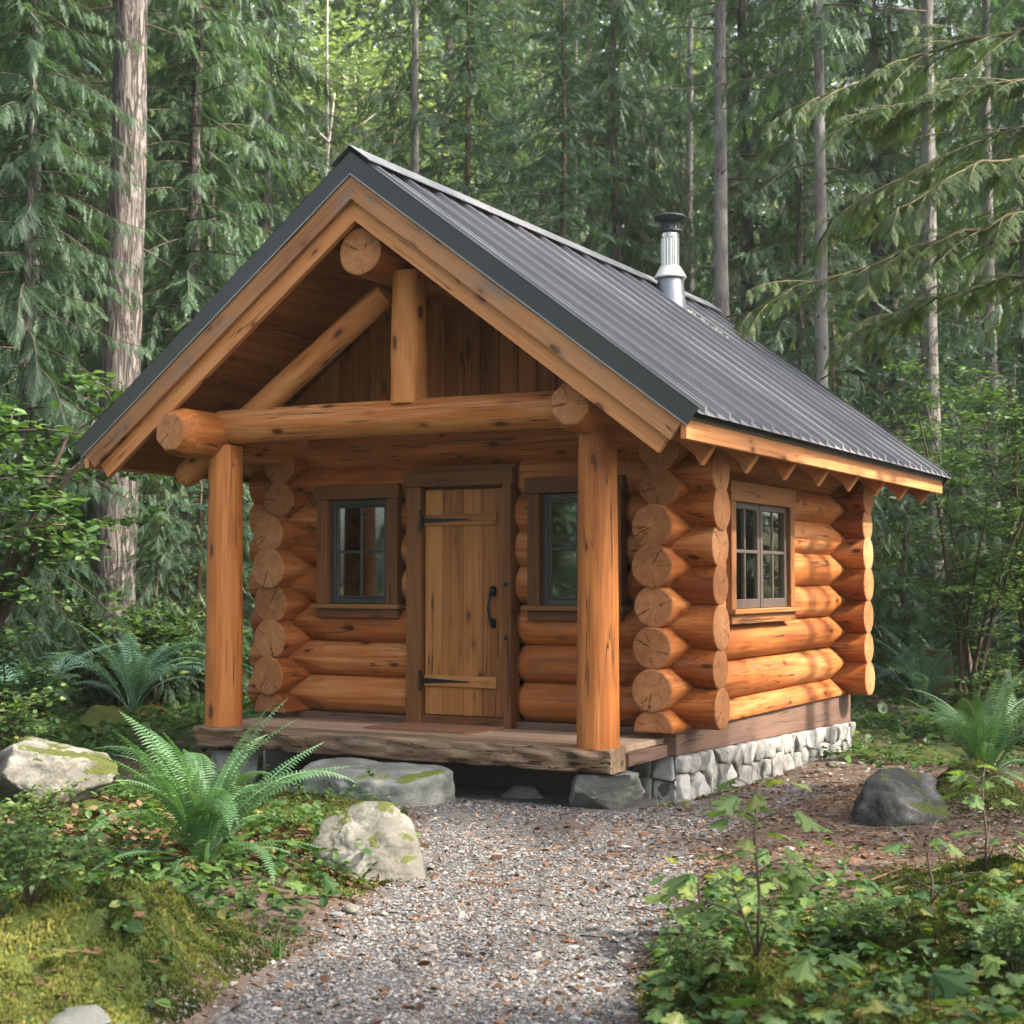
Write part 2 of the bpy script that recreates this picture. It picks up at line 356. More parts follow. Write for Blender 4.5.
class Tubes:
    def __init__(s): s.V = []; s.L = []; s.T = []; s.n = 0
    def add(s, pts, rad, seg=8, wob=0.):
        V, L, T = tube_arrays(pts, rad, seg, wob); s.V.append(V); s.L.append(L+s.n); s.T.append(T); s.n += len(V)
    def mesh(s, name, mat): return npmesh(name, np.concatenate(s.V), np.concatenate(s.L), np.concatenate(s.T), mat, smooth=True)

# ------------------------------------------------------------------ timber builder for the cabin
class MB:
    def __init__(s): s.v = []; s.f = []; s.g = []; s.sd = []; s.mi = []; s.sm = []
    def quadbox(s, P, G, seed, mi=0):
        """P, G: 8 corners (000,100,110,010,001,101,111,011)"""
        for f in ((0, 3, 2, 1), (4, 5, 6, 7), (0, 1, 5, 4), (1, 2, 6, 5), (2, 3, 7, 6), (3, 0, 4, 7)):
            b = len(s.v); s.v += [tuple(P[i]) for i in f]; s.g += [tuple(G[i]) for i in f]; s.sd += [seed]*4
            s.f.append((b, b+1, b+2, b+3)); s.mi.append(mi); s.sm.append(False)
    def box(s, x0, x1, y0, y1, z0, z1, axis=2, mi=0, seed=None, bev=.004, off=None):
        """beveled board; axis = grain direction"""
        if seed is None: seed = random.random()
        lo = [x0, y0, z0]; hi = [x1, y1, z1]; c = [(a+b)/2 for a, b in zip(lo, hi)]
        off = off or (random.uniform(-.08, .08), random.uniform(.02, .12))
        b_ = min(bev, *( (h-l)*.3 for l, h in zip(lo, hi)))
        def g(p):
            q = [p[i]-c[i] for i in range(3)]; o = [q[i] for i in range(3) if i != axis]
            return (o[0]+off[0], o[1]+off[1], q[axis])
        # chamfered box: 24 verts
        idx = {}
        def V(ix, iy, iz, ax):
            k = (ix, iy, iz, ax)
            if k not in idx:
                p = [(lo[i], hi[i])[(ix, iy, iz)[i]] for i in range(3)]
                for i in range(3):
                    if i != ax: p[i] += b_ if (ix, iy, iz)[i] == 0 else -b_
                idx[k] = len(s.v); s.v.append(tuple(p)); s.g.append(g(p)); s.sd.append(seed)
            return idx[k]
        def face(vs):
            s.f.append(tuple(vs)); s.mi.append(mi); s.sm.append(False)
        for ax in range(3):
            for sgn in (0, 1):
                o = [i for i in range(3) if i != ax]; q = []
                for a, b in ((0, 0), (1, 0), (1, 1), (0, 1)):
                    k = [0, 0, 0]; k[ax] = sgn; k[o[0]] = a; k[o[1]] = b; q.append(V(*k, ax))
                flip = (sgn == 0) ^ (ax == 1); face(q[::-1] if flip else q)
        for ax in range(3):   # edges along ax
            o = [i for i in range(3) if i != ax]
            for a in (0, 1):
                for b in (0, 1):
                    k0 = [0]*3; k0[o[0]] = a; k0[o[1]] = b; k0[ax] = 0; k1 = list(k0); k1[ax] = 1
                    q = [V(*k0, o[0]), V(*k1, o[0]), V(*k1, o[1]), V(*k0, o[1])]
                    face(q)
        for a in (0, 1):
            for b in (0, 1):
                for c_ in (0, 1): face([V(a, b, c_, 0), V(a, b, c_, 1), V(a, b, c_, 2)])
    def log(s, p0, p1, r0, r1=None, seg=30, step=.10, mi=0, me=1, ch0=0., ch1=0., seed=None, wob=.02, flatz=None, facet=None, bend=.0, notch=()):
        """round log from p0 to p1; ch = length over which the end tapers in; facet=(t0,t1) list of axial spans that are hewn"""
        r1 = r1 or r0; seed = random.random() if seed is None else seed
        p0 = Vector(p0); p1 = Vector(p1); ax = (p1-p0); Ln = ax.length; ax.normalize()
        up = Vector((0, 0, 1)) if abs(ax.z) < .9 else Vector((0, 1, 0))
        e1 = up.cross(ax).normalized(); e2 = ax.cross(e1)
        ts = list(np.linspace(0, Ln, max(2, int(Ln/step)+1)))
        for tc in notch: ts += [t for t in (tc-.36, tc-.355, tc-.22, tc-.15, tc+.15, tc+.22, tc+.355, tc+.36) if 0 < t < Ln]
        for c, e in ((ch0, 0), (ch1, 1)):
            if c:
                for q in (c*.5, c*.98, c): ts.append(q if e == 0 else Ln-q)
        ts = sorted(set(round(t, 4) for t in ts)); so = random.uniform(0, 99)
        rings = []
        for t in ts:
            rr = r0+(r1-r0)*t/Ln; k = 1.
            if ch0 and t < ch0: k = min(k, .74+.26*(t/ch0))
            if ch1 and Ln-t < ch1: k = min(k, .74+.26*((Ln-t)/ch1))
            row = []
            for i in range(seg):
                a = 2*pi*i/seg; n_ = mnoise.noise((cos(a)*.9+so, sin(a)*.9, t*.7+so))*wob*2.2+mnoise.noise((cos(a)*3+so, sin(a)*3, t*2.5))*wob*.5
                r_ = rr*(1+n_)
                if k < 1:        # hewn end: clip against an octagon-like face set
                    lim = rr*k/max(abs(cos(a)), abs(sin(a)), abs(cos(a+pi/4)), abs(sin(a+pi/4)))
                    r_ = min(r_, lim)
                for tc in notch:
                    dt = abs(t-tc)
                    if dt < .358: r_ = min(r_, rr*(.80+.17*min(1, max(0, (dt-.15)/.2)))/max(abs(cos(a-pi/4)), abs(sin(a-pi/4))))
                if facet:
                    for (f0, f1, fa, fd) in facet:
                        if f0 <= t <= f1:
                            dd = cos(a-fa)
                            if dd > .05: r_ = min(r_, rr*fd/dd)
                u, v_ = r_*cos(a), r_*sin(a)
                q = p0+ax*t+e1*u+e2*v_+e2*(bend*sin(pi*t/Ln))
                if flatz is not None and q.z < flatz: q.z = flatz
                row.append((q, (u, v_, t)))
            rings.append(row)
        b = len(s.v)
        for row in rings:
            for q, g in row: s.v.append(tuple(q)); s.g.append(g); s.sd.append(seed)
        for j in range(len(rings)-1):
            for i in range(seg):
                k = (i+1) % seg; s.f.append((b+j*seg+i, b+j*seg+k, b+(j+1)*seg+k, b+(j+1)*seg+i)); s.mi.append(mi); s.sm.append(True)
        for e, row in ((0, rings[0]), (1, rings[-1])):
            b = len(s.v); bvl = .012
            cg = row[0][1][2]; cen = sum((q for q, g in row), Vector())/seg
            sgn = -1 if e == 0 else 1
            # eased rim then flat face
            for q, g in row: s.v.append(tuple(q)); s.g.append(g); s.sd.append(seed)
            for q, g in row:
                d = (cen-q); qq = q+d*(bvl/max(d.length, .02))+ax*sgn*.006; s.v.append(tuple(qq)); s.g.append((g[0]*.93, g[1]*.93, g[2])); s.sd.append(seed)
            s.v.append(tuple(cen+ax*sgn*.006)); gx = sum(g[0] for q, g in row)/seg; gy = sum(g[1] for q, g in row)/seg
            s.g.append((gx, gy, cg)); s.sd.append(seed)
            for i in range(seg):
                k = (i+1) % seg; q = (b+i, b+seg+i, b+seg+k, b+k)
                s.f.append(q if e == 1 else q[::-1]); s.mi.append(me); s.sm.append(False)
                q = (b+seg+i, b+2*seg, b+seg+k); s.f.append(q if e == 1 else q[::-1]); s.mi.append(me); s.sm.append(False)
    def prism(s, poly, axis_pts, mi=0, seed=None, goff=(0, 0), grain=None):
        """poly: list of 3D points (planar), extruded by vector axis_pts; grain = unit vector of the grain"""
        seed = random.random() if seed is None else seed
        A = [Vector(p) for p in poly]; E = Vector(axis_pts); B = [p+E for p in A]
        gr = Vector(grain) if grain else E.normalized(); c = sum(A, Vector())/len(A)
        o1 = gr.orthogonal().normalized()
        if abs(E.normalized().dot(gr)) < .5: o1 = E.normalized()
        o2 = gr.cross(o1)
        def g(p): d = p-c; return (d.dot(o1)+goff[0]+.03, d.dot(o2)+goff[1]+.05, d.dot(gr))
        n = len(A); nrm = Vector()
        for i in range(n): nrm += A[i].cross(A[(i+1) % n])
        rev = nrm.dot(E) > 0
        def face(ps):
            b = len(s.v)
            for p in ps: s.v.append(tuple(p)); s.g.append(g(p)); s.sd.append(seed)
            s.f.append(tuple(range(b, b+len(ps)))); s.mi.append(mi); s.sm.append(False)
        face(A[::-1] if rev else A); face(B if rev else B[::-1])
        for i in range(n):
            k = (i+1) % n; q = [A[i], A[k], B[k], B[i]]; face(q if rev else q[::-1])
    def lathe(s, c, prof, seg=40, mi=0, smooth=True):
        b = len(s.v)
        for r_, z in prof:
            for i in range(seg):
                a = 2*pi*i/seg; p = (c[0]+r_*cos(a), c[1]+r_*sin(a), c[2]+z); s.v.append(p); s.g.append(p); s.sd.append(.5)
        for j in range(len(prof)-1):
            for i in range(seg):
                k = (i+1) % seg; s.f.append((b+j*seg+i, b+j*seg+k, b+(j+1)*seg+k, b+(j+1)*seg+i)); s.mi.append(mi); s.sm.append(smooth)
        s.f.append(tuple(b+i for i in range(seg))[::-1]); s.f.append(tuple(b+(len(prof)-1)*seg+i for i in range(seg))); s.mi += [mi]*2; s.sm += [False]*2
    def build(s, name, mats, parent=None, label=None, fix=False):
        me = bpy.data.meshes.new(name); me.from_pydata(s.v, [], s.f)
        for m in (mats if isinstance(mats, (list, tuple)) else [mats]): me.materials.append(m)
        me.polygons.foreach_set('material_index', s.mi); me.polygons.foreach_set('use_smooth', s.sm)
        at = me.attributes.new('gc', 'FLOAT_VECTOR', 'POINT'); at.data.foreach_set('vector', np.array(s.g, np.float32).ravel())
        at = me.attributes.new('seed', 'FLOAT', 'POINT'); at.data.foreach_set('value', np.array(s.sd, np.float32))
        if fix:
            import bmesh
            bm = bmesh.new(); bm.from_mesh(me); bmesh.ops.recalc_face_normals(bm, faces=bm.faces); bm.to_mesh(me); bm.free()
        me.update(); o = bpy.data.objects.new(name, me); COL.objects.link(o)
        if parent: o.parent = parent
        if label: o['label'] = label
        return o

# ------------------------------------------------------------------ ground
PATHPX = [(190, 1040), (255, 985), (330, 950), (372, 905), (412, 885), (432, 850), (405, 815), (330, 800), (250, 792), (215, 770), (400, 770),
          (560, 775), (640, 800), (720, 800), (800, 775), (840, 790), (770, 815), (720, 840), (705, 870), (690, 905), (655, 935), (628, 965), (618, 1000), (622, 1040)]
PATH = np.array([ground_at(*p) for p in PATHPX]); PATH[0] += (PATH[0]-PATH[1])*1.5; PATH[-1] += (PATH[-1]-PATH[-2])*3
def inside(P, poly):
    x, y = P[:, 0], P[:, 1]; res = np.zeros(len(P), bool); n = len(poly)
    for i in range(n):
        x0, y0 = poly[i]; x1, y1 = poly[(i+1) % n]
        c = ((y0 > y) != (y1 > y)) & (x < (x1-x0)*(y-y0)/((y1-y0) or 1e-9)+x0); res ^= c
    return res
def polydist(P, poly):
    d = np.full(len(P), 1e9); n = len(poly)
    for i in range(n):
        a = poly[i]; b = poly[(i+1) % n]; ab = b-a; t = np.clip(((P-a)@ab)/(ab@ab), 0, 1)
        d = np.minimum(d, np.linalg.norm(P-(a+t[:, None]*ab), axis=1))
    return d
def signed(P): d = polydist(P, PATH); return np.where(inside(P, PATH), d, -d)
def vnoise(x, y, f, seed=0):      # smooth value noise, numpy
    X = x*f+seed*17.3; Y = y*f+seed*9.1; xi = np.floor(X); yi = np.floor(Y); fx = X-xi; fy = Y-yi
    def h(a, b): v = np.sin(a*127.1+b*311.7+seed*74.7)*43758.5453; return v-np.floor(v)
    fx = fx*fx*(3-2*fx); fy = fy*fy*(3-2*fy)
    return (h(xi, yi)*(1-fx)+h(xi+1, yi)*fx)*(1-fy)+(h(xi, yi+1)*(1-fx)+h(xi+1, yi+1)*fx)*fy-.5
# moss mounds: x, y, radius, height
def mnd(px, py, r, h, z=.1): x, y = ground_at(px, py, z); return (x, y, r, h)
MOUNDS = [mnd(85, 985, .50, .20), mnd(165, 960, .38, .10), mnd(10, 1010, .6, .18), mnd(752, 1025, .26, .17), mnd(960, 965, .50, .24), mnd(1010, 900, .5, .16),
          mnd(300, 860, .30, .14), mnd(972, 822, .34, .36), mnd(30, 830, .6, .22), mnd(205, 850, .4, .05)]
def gz(x, y):
    x = np.asarray(x, float); y = np.asarray(y, float)
    z = np.full(x.shape, .07)
    z = z-.14*np.clip((y-1.2)/4.5, 0, 1)*np.clip((x-.5)/1.5, 0, 1)
    z = z+.02*vnoise(x, y, .8, 1)+.05*vnoise(x, y, .25, 2)
    sg = signed(np.stack([x.ravel(), y.ravel()], 1)).reshape(x.shape)
    off = np.clip(-sg/.5, 0, 1)
    near = np.exp(-((y+3.5)/4.5)**2)
    z = z+off*(.03+.05*near+.10*(vnoise(x, y, 1.1, 3))*1.+.035*vnoise(x, y, 3.1, 4))
    for mx, my, r, h in MOUNDS:
        d2 = ((x-mx)**2+(y-my)**2)/r**2; e = np.exp(-d2*1.2)*np.clip(off*1.5, 0, 1); z = z+h*e+e*(.06*vnoise(x, y, 6, 5)+.065*vnoise(x, y, 13, 7)+.022*vnoise(x, y, 31, 9))
    fy = np.clip(y-9, 0, None)
    z = z+.035*fy+.0012*fy**2*np.clip(1-fy/120, 0, 1)+np.clip(fy/10, 0, 1)*.5*vnoise(x, y, .12, 6)
    fx = np.clip(-x-6, 0, None); z = z+.03*fx
    # flat under the cabin
    ins = np.clip(np.minimum(np.minimum(x+2.2, 2.2-x), np.minimum(y-1.2, 6.2-y))/.3, 0, 1); z = z*(1-ins)+np.minimum(z, .0)*ins
    return z
def ground_hit(px, py):
    d = _fw+_rt*(px-512)/FPX-_up*(py-512)/FPX; t = np.linspace(4, 30, 1300); P = CAM+d*t[:, None]; i = np.argmax(P[:, 2] < gz(P[:, 0], P[:, 1])); return float(P[i, 0]), float(P[i, 1])
def gz1(x, y): return float(gz(np.array([x]), np.array([y]))[0])

def make_ground():
    def axis(lo, nlo, nhi, hi, fine, coarse_n):
        a = np.arange(nlo, nhi+1e-6, fine)
        l = nlo-np.geomspace(fine*1.5, nlo-lo, coarse_n)[::-1]; h = nhi+np.geomspace(fine*1.5, hi-nhi, coarse_n); return np.concatenate([l, a, h])
    xs = axis(-180, -5.0, 7.0, 180, .05, 60); ys = axis(-60, -6.0, 3.5, 260, .05, 70)
    X, Y = np.meshgrid(xs, ys); Z = gz(X, Y)
    P = np.stack([X.ravel(), Y.ravel()], 1); sg = signed(P)
    fine = (np.abs(sg) < 12)
    # mossy bumps
    mw = np.zeros(len(P))
    for mx, my, r, h in MOUNDS: mw = np.maximum(mw, np.exp(-((P[:, 0]-mx)**2+(P[:, 1]-my)**2)/r**2*.9))
    off = np.clip(-sg/.25, 0, 1)
    nn = vnoise(P[:, 0], P[:, 1], .9, 11)
    Z = Z.ravel()+0.+np.where(sg < 0, off*.012*vnoise(P[:, 0], P[:, 1], 6, 8), .004*vnoise(P[:, 0], P[:, 1], 5, 8))
    # brown bare duff to the right of the cabin and along its walls
    brown = np.clip(1-np.maximum(np.abs(P[:, 0]-3.6)/2.1, np.abs(P[:, 1]-1.2)/3.6), 0, 1)*2
    moss = np.clip(off*(.55+.9*nn)+mw*off*.9-brown*.7*(1-mw), 0, 1)
    grav = np.clip(.5+sg/.35, 0, 1)-.38*np.clip(1-np.abs(P[:, 1]+.25+.1*P[:, 0])/.7, 0, 1)*1.2
    mask = np.stack([grav, moss, np.zeros_like(moss), np.ones_like(moss)], 1)
    nx, ny = len(xs), len(ys)
    i = np.arange(ny-1)[:, None]*nx+np.arange(nx-1)[None]; Q = np.stack([i, i+1, i+nx+1, i+nx], -1).reshape(-1, 4)
    cen = P[Q].mean(1); isp = signed(cen) > 0
    V = np.stack([P[:, 0], P[:, 1], Z], 1)
    for nm, sel in (('ground', ~isp), ('gravel_path', isp)):
        q = Q[sel]; used, inv = np.unique(q, return_inverse=True)
        me = npmesh(nm, V[used], inv.reshape(-1), np.full(len(q), 4), M['ground'], smooth=True, extra={'mask': mask[used]})
        tag(link(nm, me), kind='structure')
make_ground()

# ------------------------------------------------------------------ the cabin
XL, XR, YF, YB = -1.64, 1.86, 1.57, 5.52
RL = .163
FC = [.70, .995, 1.30, 1.615, 1.905, 2.18, 2.455, 2.72]      # courses of the front and back walls
SC_ = [.555, .85, 1.155, 1.453, 1.75, 2.04, 2.33, 2.61]      # courses of the side walls
PTAN = 2.027/2.7; RZ = 4.75
cabin = empty('log_cabin', (0, 3.5, .1))
tag(cabin, 'small orange log cabin with covered porch, plank door and dark metal gable roof', 'cabin')
cabin.location = (0, 0, 0)
LOGM = [M['log'], M['logend']]
def wall_x(y, openings, name='log_wall'):
    mb = MB(); x0, x1 = XL-.40, 2.235
    for k, z in enumerate(FC):
        r = RL*random.uniform(.94, 1.06); segs = [(x0+random.uniform(-.02, .02), x1+random.uniform(-.012, .012))]
        for (a, b, z0, z1) in openings:
            if z+r*.55 > z0 and z-r*.75 < z1-(.16 if z1 < 2.5 else 0):
                ns = []
                for s0, s1 in segs:
                    if b <= s0 or a >= s1: ns.append((s0, s1)); continue
                    if a > s0: ns.append((s0, a))
                    if b < s1: ns.append((b, s1))
                segs = ns
        if z > 2.5: segs = [(x0-.15 if z > 2.6 and y < 3 else x0, x1-.2)]
        sd_ = random.random()
        for s0, s1 in segs:
            mb.log((s0, y, z), (s1, y, z), r, r*random.uniform(.97, 1.03), ch0=0 if s0 < XL else (.055 if s1-s0 > .3 else .012), ch1=0 if s1 > XR+.2 else (.055 if s1-s0 > .3 else .012), notch=[XL-s0, XR-s0], seed=(sd_+s0*.13) % 1, flatz=.545 if k == 0 else None)
    mb.build(name, LOGM, cabin)
def wall_y(x, openings, name='log_wall'):
    mb = MB(); y0, y1 = 1.17, 5.95
    for k, z in enumerate(SC_):
        r = RL*random.uniform(.94, 1.06); yy0 = y0+random.uniform(-.03, .02); segs = [(yy0, y1)]
        if z > 2.2: segs = [(y0+.12, y1)]
        for (a, b, z0, z1) in openings:
            if z+r*.55 > z0 and z-r*.55 < z1:
                segs = [q for s0, s1 in segs for q in ([(s0, a)] if a > s0 else [])+([(b, s1)] if b < s1 else [])]
        sd_ = random.random()
        for s0, s1 in segs:
            mb.log((x, s1, z), (x, s0, z), r, r, ch0=.055 if s1 < YB else 0, ch1=.055 if s0 > YF else 0, notch=[s1-YB, s1-YF], seed=(sd_+s0*.13) % 1, flatz=.545 if k == 0 else None)
    mb.build(name, LOGM, cabin)
DOOR = (-.385, .575, .4, 2.52); WINL = (-1.29, -.485, 1.40, 2.44); WINR = (.72, 1.525, 1.40, 2.44); WINS = (2.30, 3.85, 1.36, 2.44)
wall_x(YF, [DOOR, WINL, WINR]); wall_x(YB, []); wall_y(XR, [WINS]); wall_y(XL, [WINS])
# sill beams, plinths
def slab_mesh(mb, pts_lo, pts_hi, mi=0, seed=None, grain=(0, 1, 0)):
    mb.prism(pts_lo, pts_hi, mi, seed, grain=grain)
mb = MB()
mb.prism([(1.985, 1.30, .375), (1.985, 5.70, .268), (1.985, 5.70, .535), (1.985, 1.30, .545)], (-.22, 0, 0), grain=(0, 1, 0))
mb.build('sill_beam', M['sill'], cabin)
mb = MB(); mb.prism([(-1.80, 1.30, .35), (-1.80, 5.70, .268), (-1.80, 5.70, .535), (-1.80, 1.30, .545)], (.22, 0, 0), grain=(0, 1, 0)); mb.build('sill_beam', M['sill'], cabin)
mb = MB(); mb.box(-1.57, 1.76, 1.44, 1.66, .38, .545, 0); mb.build('sill_beam', M['sill'], cabin)
mb = MB(); mb.box(-1.57, 1.76, 5.48, 5.70, .27, .545, 0); mb.build('sill_beam', M['sill'], cabin)
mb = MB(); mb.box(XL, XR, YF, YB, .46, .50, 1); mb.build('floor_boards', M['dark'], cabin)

# stone foundation: cells of irregular stones
def clip(poly, a, b, c):     # keep a*x+b*y<=c
    out = []
    for i in range(len(poly)):
        p, q = poly[i], poly[(i+1) % len(poly)]; dp = a*p[0]+b*p[1]-c; dq = a*q[0]+b*q[1]-c
        if dp <= 0: out.append(p)
        if dp*dq < 0: t = dp/(dp-dq); out.append((p[0]+(q[0]-p[0])*t, p[1]+(q[1]-p[1])*t))
    return out
def inset(poly, d):
    n = len(poly); out = poly
    A = sum(poly[i][0]*poly[(i+1) % n][1]-poly[(i+1) % n][0]*poly[i][1] for i in range(n))
    for i in range(n):
        p, q = poly[i], poly[(i+1) % n]; ex, ey = q[0]-p[0], q[1]-p[1]; L = sqrt(ex*ex+ey*ey)
        if L < 1e-6: continue
        nx, ny = (ey/L, -ex/L) if A > 0 else (-ey/L, ex/L)
        out = clip(out, nx, ny, nx*p[0]+ny*p[1]-d)
        if len(out) < 3: return []
    return out
def stone_wall(mb, origin, ux, length, zlo, zhi, outn, seedbase, nst):
    """irregular field stones on a wall strip; zlo/zhi functions of s"""
    rs = random.Random(seedbase); pts = []
    s = -.05
    while s < length+.1:
        w_ = rs.uniform(.12, .27)
        H = zhi(min(max(s, 0), length))-zlo(min(max(s, 0), length))
        k = rs.choice((1, 2, 2, 2))
        if H < .18 and k > 1: k = rs.choice((1, 2))
        zc = zlo(min(max(s, 0), length)); frac = [1] if k == 1 else [rs.uniform(.45, .7)]
        if k == 2: frac.append(1-frac[0])
        for fr in frac:
            pts.append((s+w_/2+rs.uniform(-.03, .03), zc+H*fr*rs.uniform(.42, .58))); zc += H*fr
        s += w_*(.95 if k > 1 else .8)
    U = Vector(ux); O = Vector(origin); N = Vector(outn)
    for i, p in enumerate(pts):
        poly = [(0, zlo(0)-.12), (length, zlo(length)-.12), (length, zhi(length)), (0, zhi(0))]
        for j, q in enumerate(pts):
            if i == j or abs(p[0]-q[0]) > .8: continue
            a, b = q[0]-p[0], q[1]-p[1]; poly = clip(poly, a, b, (q[0]**2-p[0]**2+q[1]**2-p[1]**2)/2)
            if len(poly) < 3: break
        if len(poly) < 3: continue
        # subdivide edges for roughness
        gap = .004; lay = []
        base = inset(poly, gap)
        if len(base) < 3: continue
        cx = sum(q[0] for q in base)/len(base); cz = sum(q[1] for q in base)/len(base); sd_ = rs.random(); dep = rs.uniform(.035, .075)
        ring0 = []
        n = len(base)
        for a in range(n):
            p0, p1 = base[a], base[(a+1) % n]
            L = sqrt((p0[0]-p1[0])**2+(p0[1]-p1[1])**2); m = max(1, int(L/.03))
            for t in range(m): f = t/m; ring0.append((p0[0]+(p1[0]-p0[0])*f, p0[1]+(p1[1]-p0[1])*f))
        n = len(ring0); b = len(mb.v)
        levels = [(1.0, 0.0), (1.0, .62), (.975, .88), (.92, .98), (.6, 1.0), (.3, 1.0)]
        # round the corners by smoothing the ring
        for _ in range(1): ring0 = [((ring0[a-1][0]+2*ring0[a][0]+ring0[(a+1) % n][0])/4, (ring0[a-1][1]+2*ring0[a][1]+ring0[(a+1) % n][1])/4) for a in range(n)]
        tx, tz = rs.uniform(-.12, .12), rs.uniform(-.12, .12)
        for sc_, d in levels:
            for q in ring0:
                x_ = cx+(q[0]-cx)*sc_; z_ = cz+(q[1]-cz)*sc_
                nn = mnoise.noise((x_*9+sd_*50, z_*9, sd_*9))*.026+mnoise.noise((x_*30, z_*30, sd_*9))*.010
                dd = dep*d+(nn+tx*(x_-cx)+tz*(z_-cz))*(1 if d > .5 else 0)
                P = O+U*x_+Vector((0, 0, z_))+N*dd; mb.v.append(tuple(P)); mb.g.append(tuple(P)); mb.sd.append(sd_)
        for l in range(len(levels)-1):
            for a in range(n):
                k = (a+1) % n; mb.f.append((b+l*n+a, b+l*n+k, b+(l+1)*n+k, b+(l+1)*n+a)); mb.mi.append(0); mb.sm.append(True)
        mb.f.append(tuple(b+(len(levels)-1)*n+a for a in range(n))); mb.mi.append(0); mb.sm.append(True)
mb = MB()
zt = lambda s: .372-.107*s/4.42
zb = lambda s: .06-.16*s/4.42
stone_wall(mb, (1.965, 1.32, 0), (0, 1, 0), 4.42, zb, zt, (1, 0, 0), 5, 0)
stone_wall(mb, (1.45, 1.36, 0), (1, 0, 0), .53, lambda s: .0, lambda s: .372, (0, -1, 0), 9, 0)
stone_wall(mb, (1.965, 5.70, 0), (-1, 0, 0), 3.7, lambda s: -.12, lambda s: .262, (0, 1, 0), 12, 0)
stone_wall(mb, (-1.78, 5.70, 0), (0, -1, 0), 4.34, lambda s: -.1+.1*s/4.34, lambda s: .262+.11*s/4.34, (-1, 0, 0), 15, 0)
mb.prism([(1.985, 1.34, -.4), (1.985, 5.72, -.4), (1.985, 5.72, .255), (1.985, 1.34, .362)], (-.3, 0, 0), mi=1)
mb.prism([(-1.8, 1.34, -.4), (-1.8, 5.72, -.4), (-1.8, 5.72, .255), (-1.8, 1.34, .345)], (.3, 0, 0), mi=1)
mb.box(-1.50, 1.68, 1.42, 1.62, -.4, .362, 0, 1); mb.box(-1.50, 1.68, 5.45, 5.71, -.4, .25, 0, 1)
mb.build('stone_foundation', [M['stone'], M['mortar']], cabin, fix=True)

# porch deck
deck = MB()
ys = [.62, .80, .98, 1.16, 1.34]
for a, b in zip(ys[:-1], ys[1:]): deck.box(-1.74, 1.885, a+.003, b-.003, .455, .4985+random.uniform(-.001, .001), 0, 0, bev=.004)
dk = deck.build('porch_deck', M['deck'], cabin)
def live_edge(name, x0, x1, y0, y1, z0, z1, mat, rough, along='x', parent=None):
    n = int((x1-x0)/.035); V = []; Fc = []; G = []
    prof = [(0, 1), (.18, 1.0), (.0, .92), (-.02, .6), (.02, .25), (.10, .0), (1, 0), (1, 1)]
    m = 14
    for i in range(n+1):
        x = x0+(x1-x0)*i/n; row = []
        nf = mnoise.noise((x*1.1, 3.1, 0))*.9+mnoise.noise((x*3.5, 7, 0))*.4
        def P(u, v, k):
            e = rough*(nf*(.4+.6*(1-v))+mnoise.noise((x*5, v*4, 2.2))*.9+mnoise.noise((x*16, v*9, 5))*.35) if k else 0
            return (x, y0+(y1-y0)*u+e, z0+(z1-z0)*v)
        wane = .5+.5*mnoise.noise((x*1.7, 9, 4))
        row = [P(1, 1, 0), P(.30, 1, 0), P(.02, 1, .0)]
        row[2] = (x, y0+rough*nf*.4+.004, z1)
        for v in (.93, .82, .68, .52, .36, .22, .10, .02):
            q = P(0, v, 1); row.append((q[0], q[1]+(1-v)**2*.05*wane-.004, q[2]))
        row += [(x, y0+.06+rough*nf, z0+rough*.4*mnoise.noise((x*2.3, 1, 8))), (x, y0+(y1-y0)*.5, z0), P(1, 0, 0)]
        for q in row: V.append(q); G.append((q[1]-y0+.05, q[2]-z0-.1, q[0]))
    m = 14
    for i in range(n):
        for j in range(m):
            k = (j+1) % m; Fc.append((i*m+j, (i+1)*m+j, (i+1)*m+k, i*m+k))
    Fc.append(tuple(range(m))); Fc.append(tuple(n*m+j for j in range(m))[::-1])
    mb = MB(); mb.v = V; mb.g = G; mb.f = Fc; mb.sd = [.4]*len(V); mb.mi = [0]*len(Fc); mb.sm = [True]*(len(Fc)-2)+[False]*2
    # keep the top crisp
    for i in range(n): mb.sm[i*m] = False; mb.sm[i*m+1] = False
    return mb.build(name, mat, parent, fix=True)
live_edge('deck_edge_timber', -1.75, 1.895, .36, .615, .335, .4995, M['edge'], .045, parent=dk)
mb = MB(); mb.box(1.60, 1.915, .63, 1.36, .36, .452, 1); mb.build('deck_joist', M['sill'], dk)
mb = MB(); mb.box(-1.72, -1.55, .63, 1.3, .33, .452, 1); mb.build('deck_joist', M['sill'], dk)
# king size details: posts, plates, tie beam, truss
def post(x, y, z0, z1, r, name='porch_post'):
    mb = MB(); mb.log((x, y, z0), (x, y, z1), r*1.04, r*.95, seg=32, mi=0, me=0, wob=.014, facet=[(z1-z0-.22, 9, pi*.5, .84), (z1-z0-.16, 9, pi, .80), (z1-z0-.16, 9, 0, .80)]); return mb.build(name, M['post'], cabin)
post(-1.56, .5, .497, 2.72, .143); post(1.742, .5, .497, 2.72, .143)
def plate(x, ye=.16, z=2.845):
    mb = MB(); mb.log((x, 6.75, z), (x, ye, z), .178, .192, seg=32, ch1=.13, wob=.02, facet=[(0, 99, pi/2, 1.0)]); mb.build('wall_plate_log', LOGM, cabin)
plate(-1.66, -.04, 2.80); plate(1.70)
mb = MB(); mb.log((-1.60, .5, 2.875), (1.66, .5, 2.855), .135, .132, seg=32, wob=.025); mb.build('tie_beam', LOGM, cabin)
mb = MB(); mb.log((0, .12, 4.06), (0, 6.85, 4.06), .182, .182, seg=36, wob=.035); mb.build('ridge_pole', LOGM, cabin)
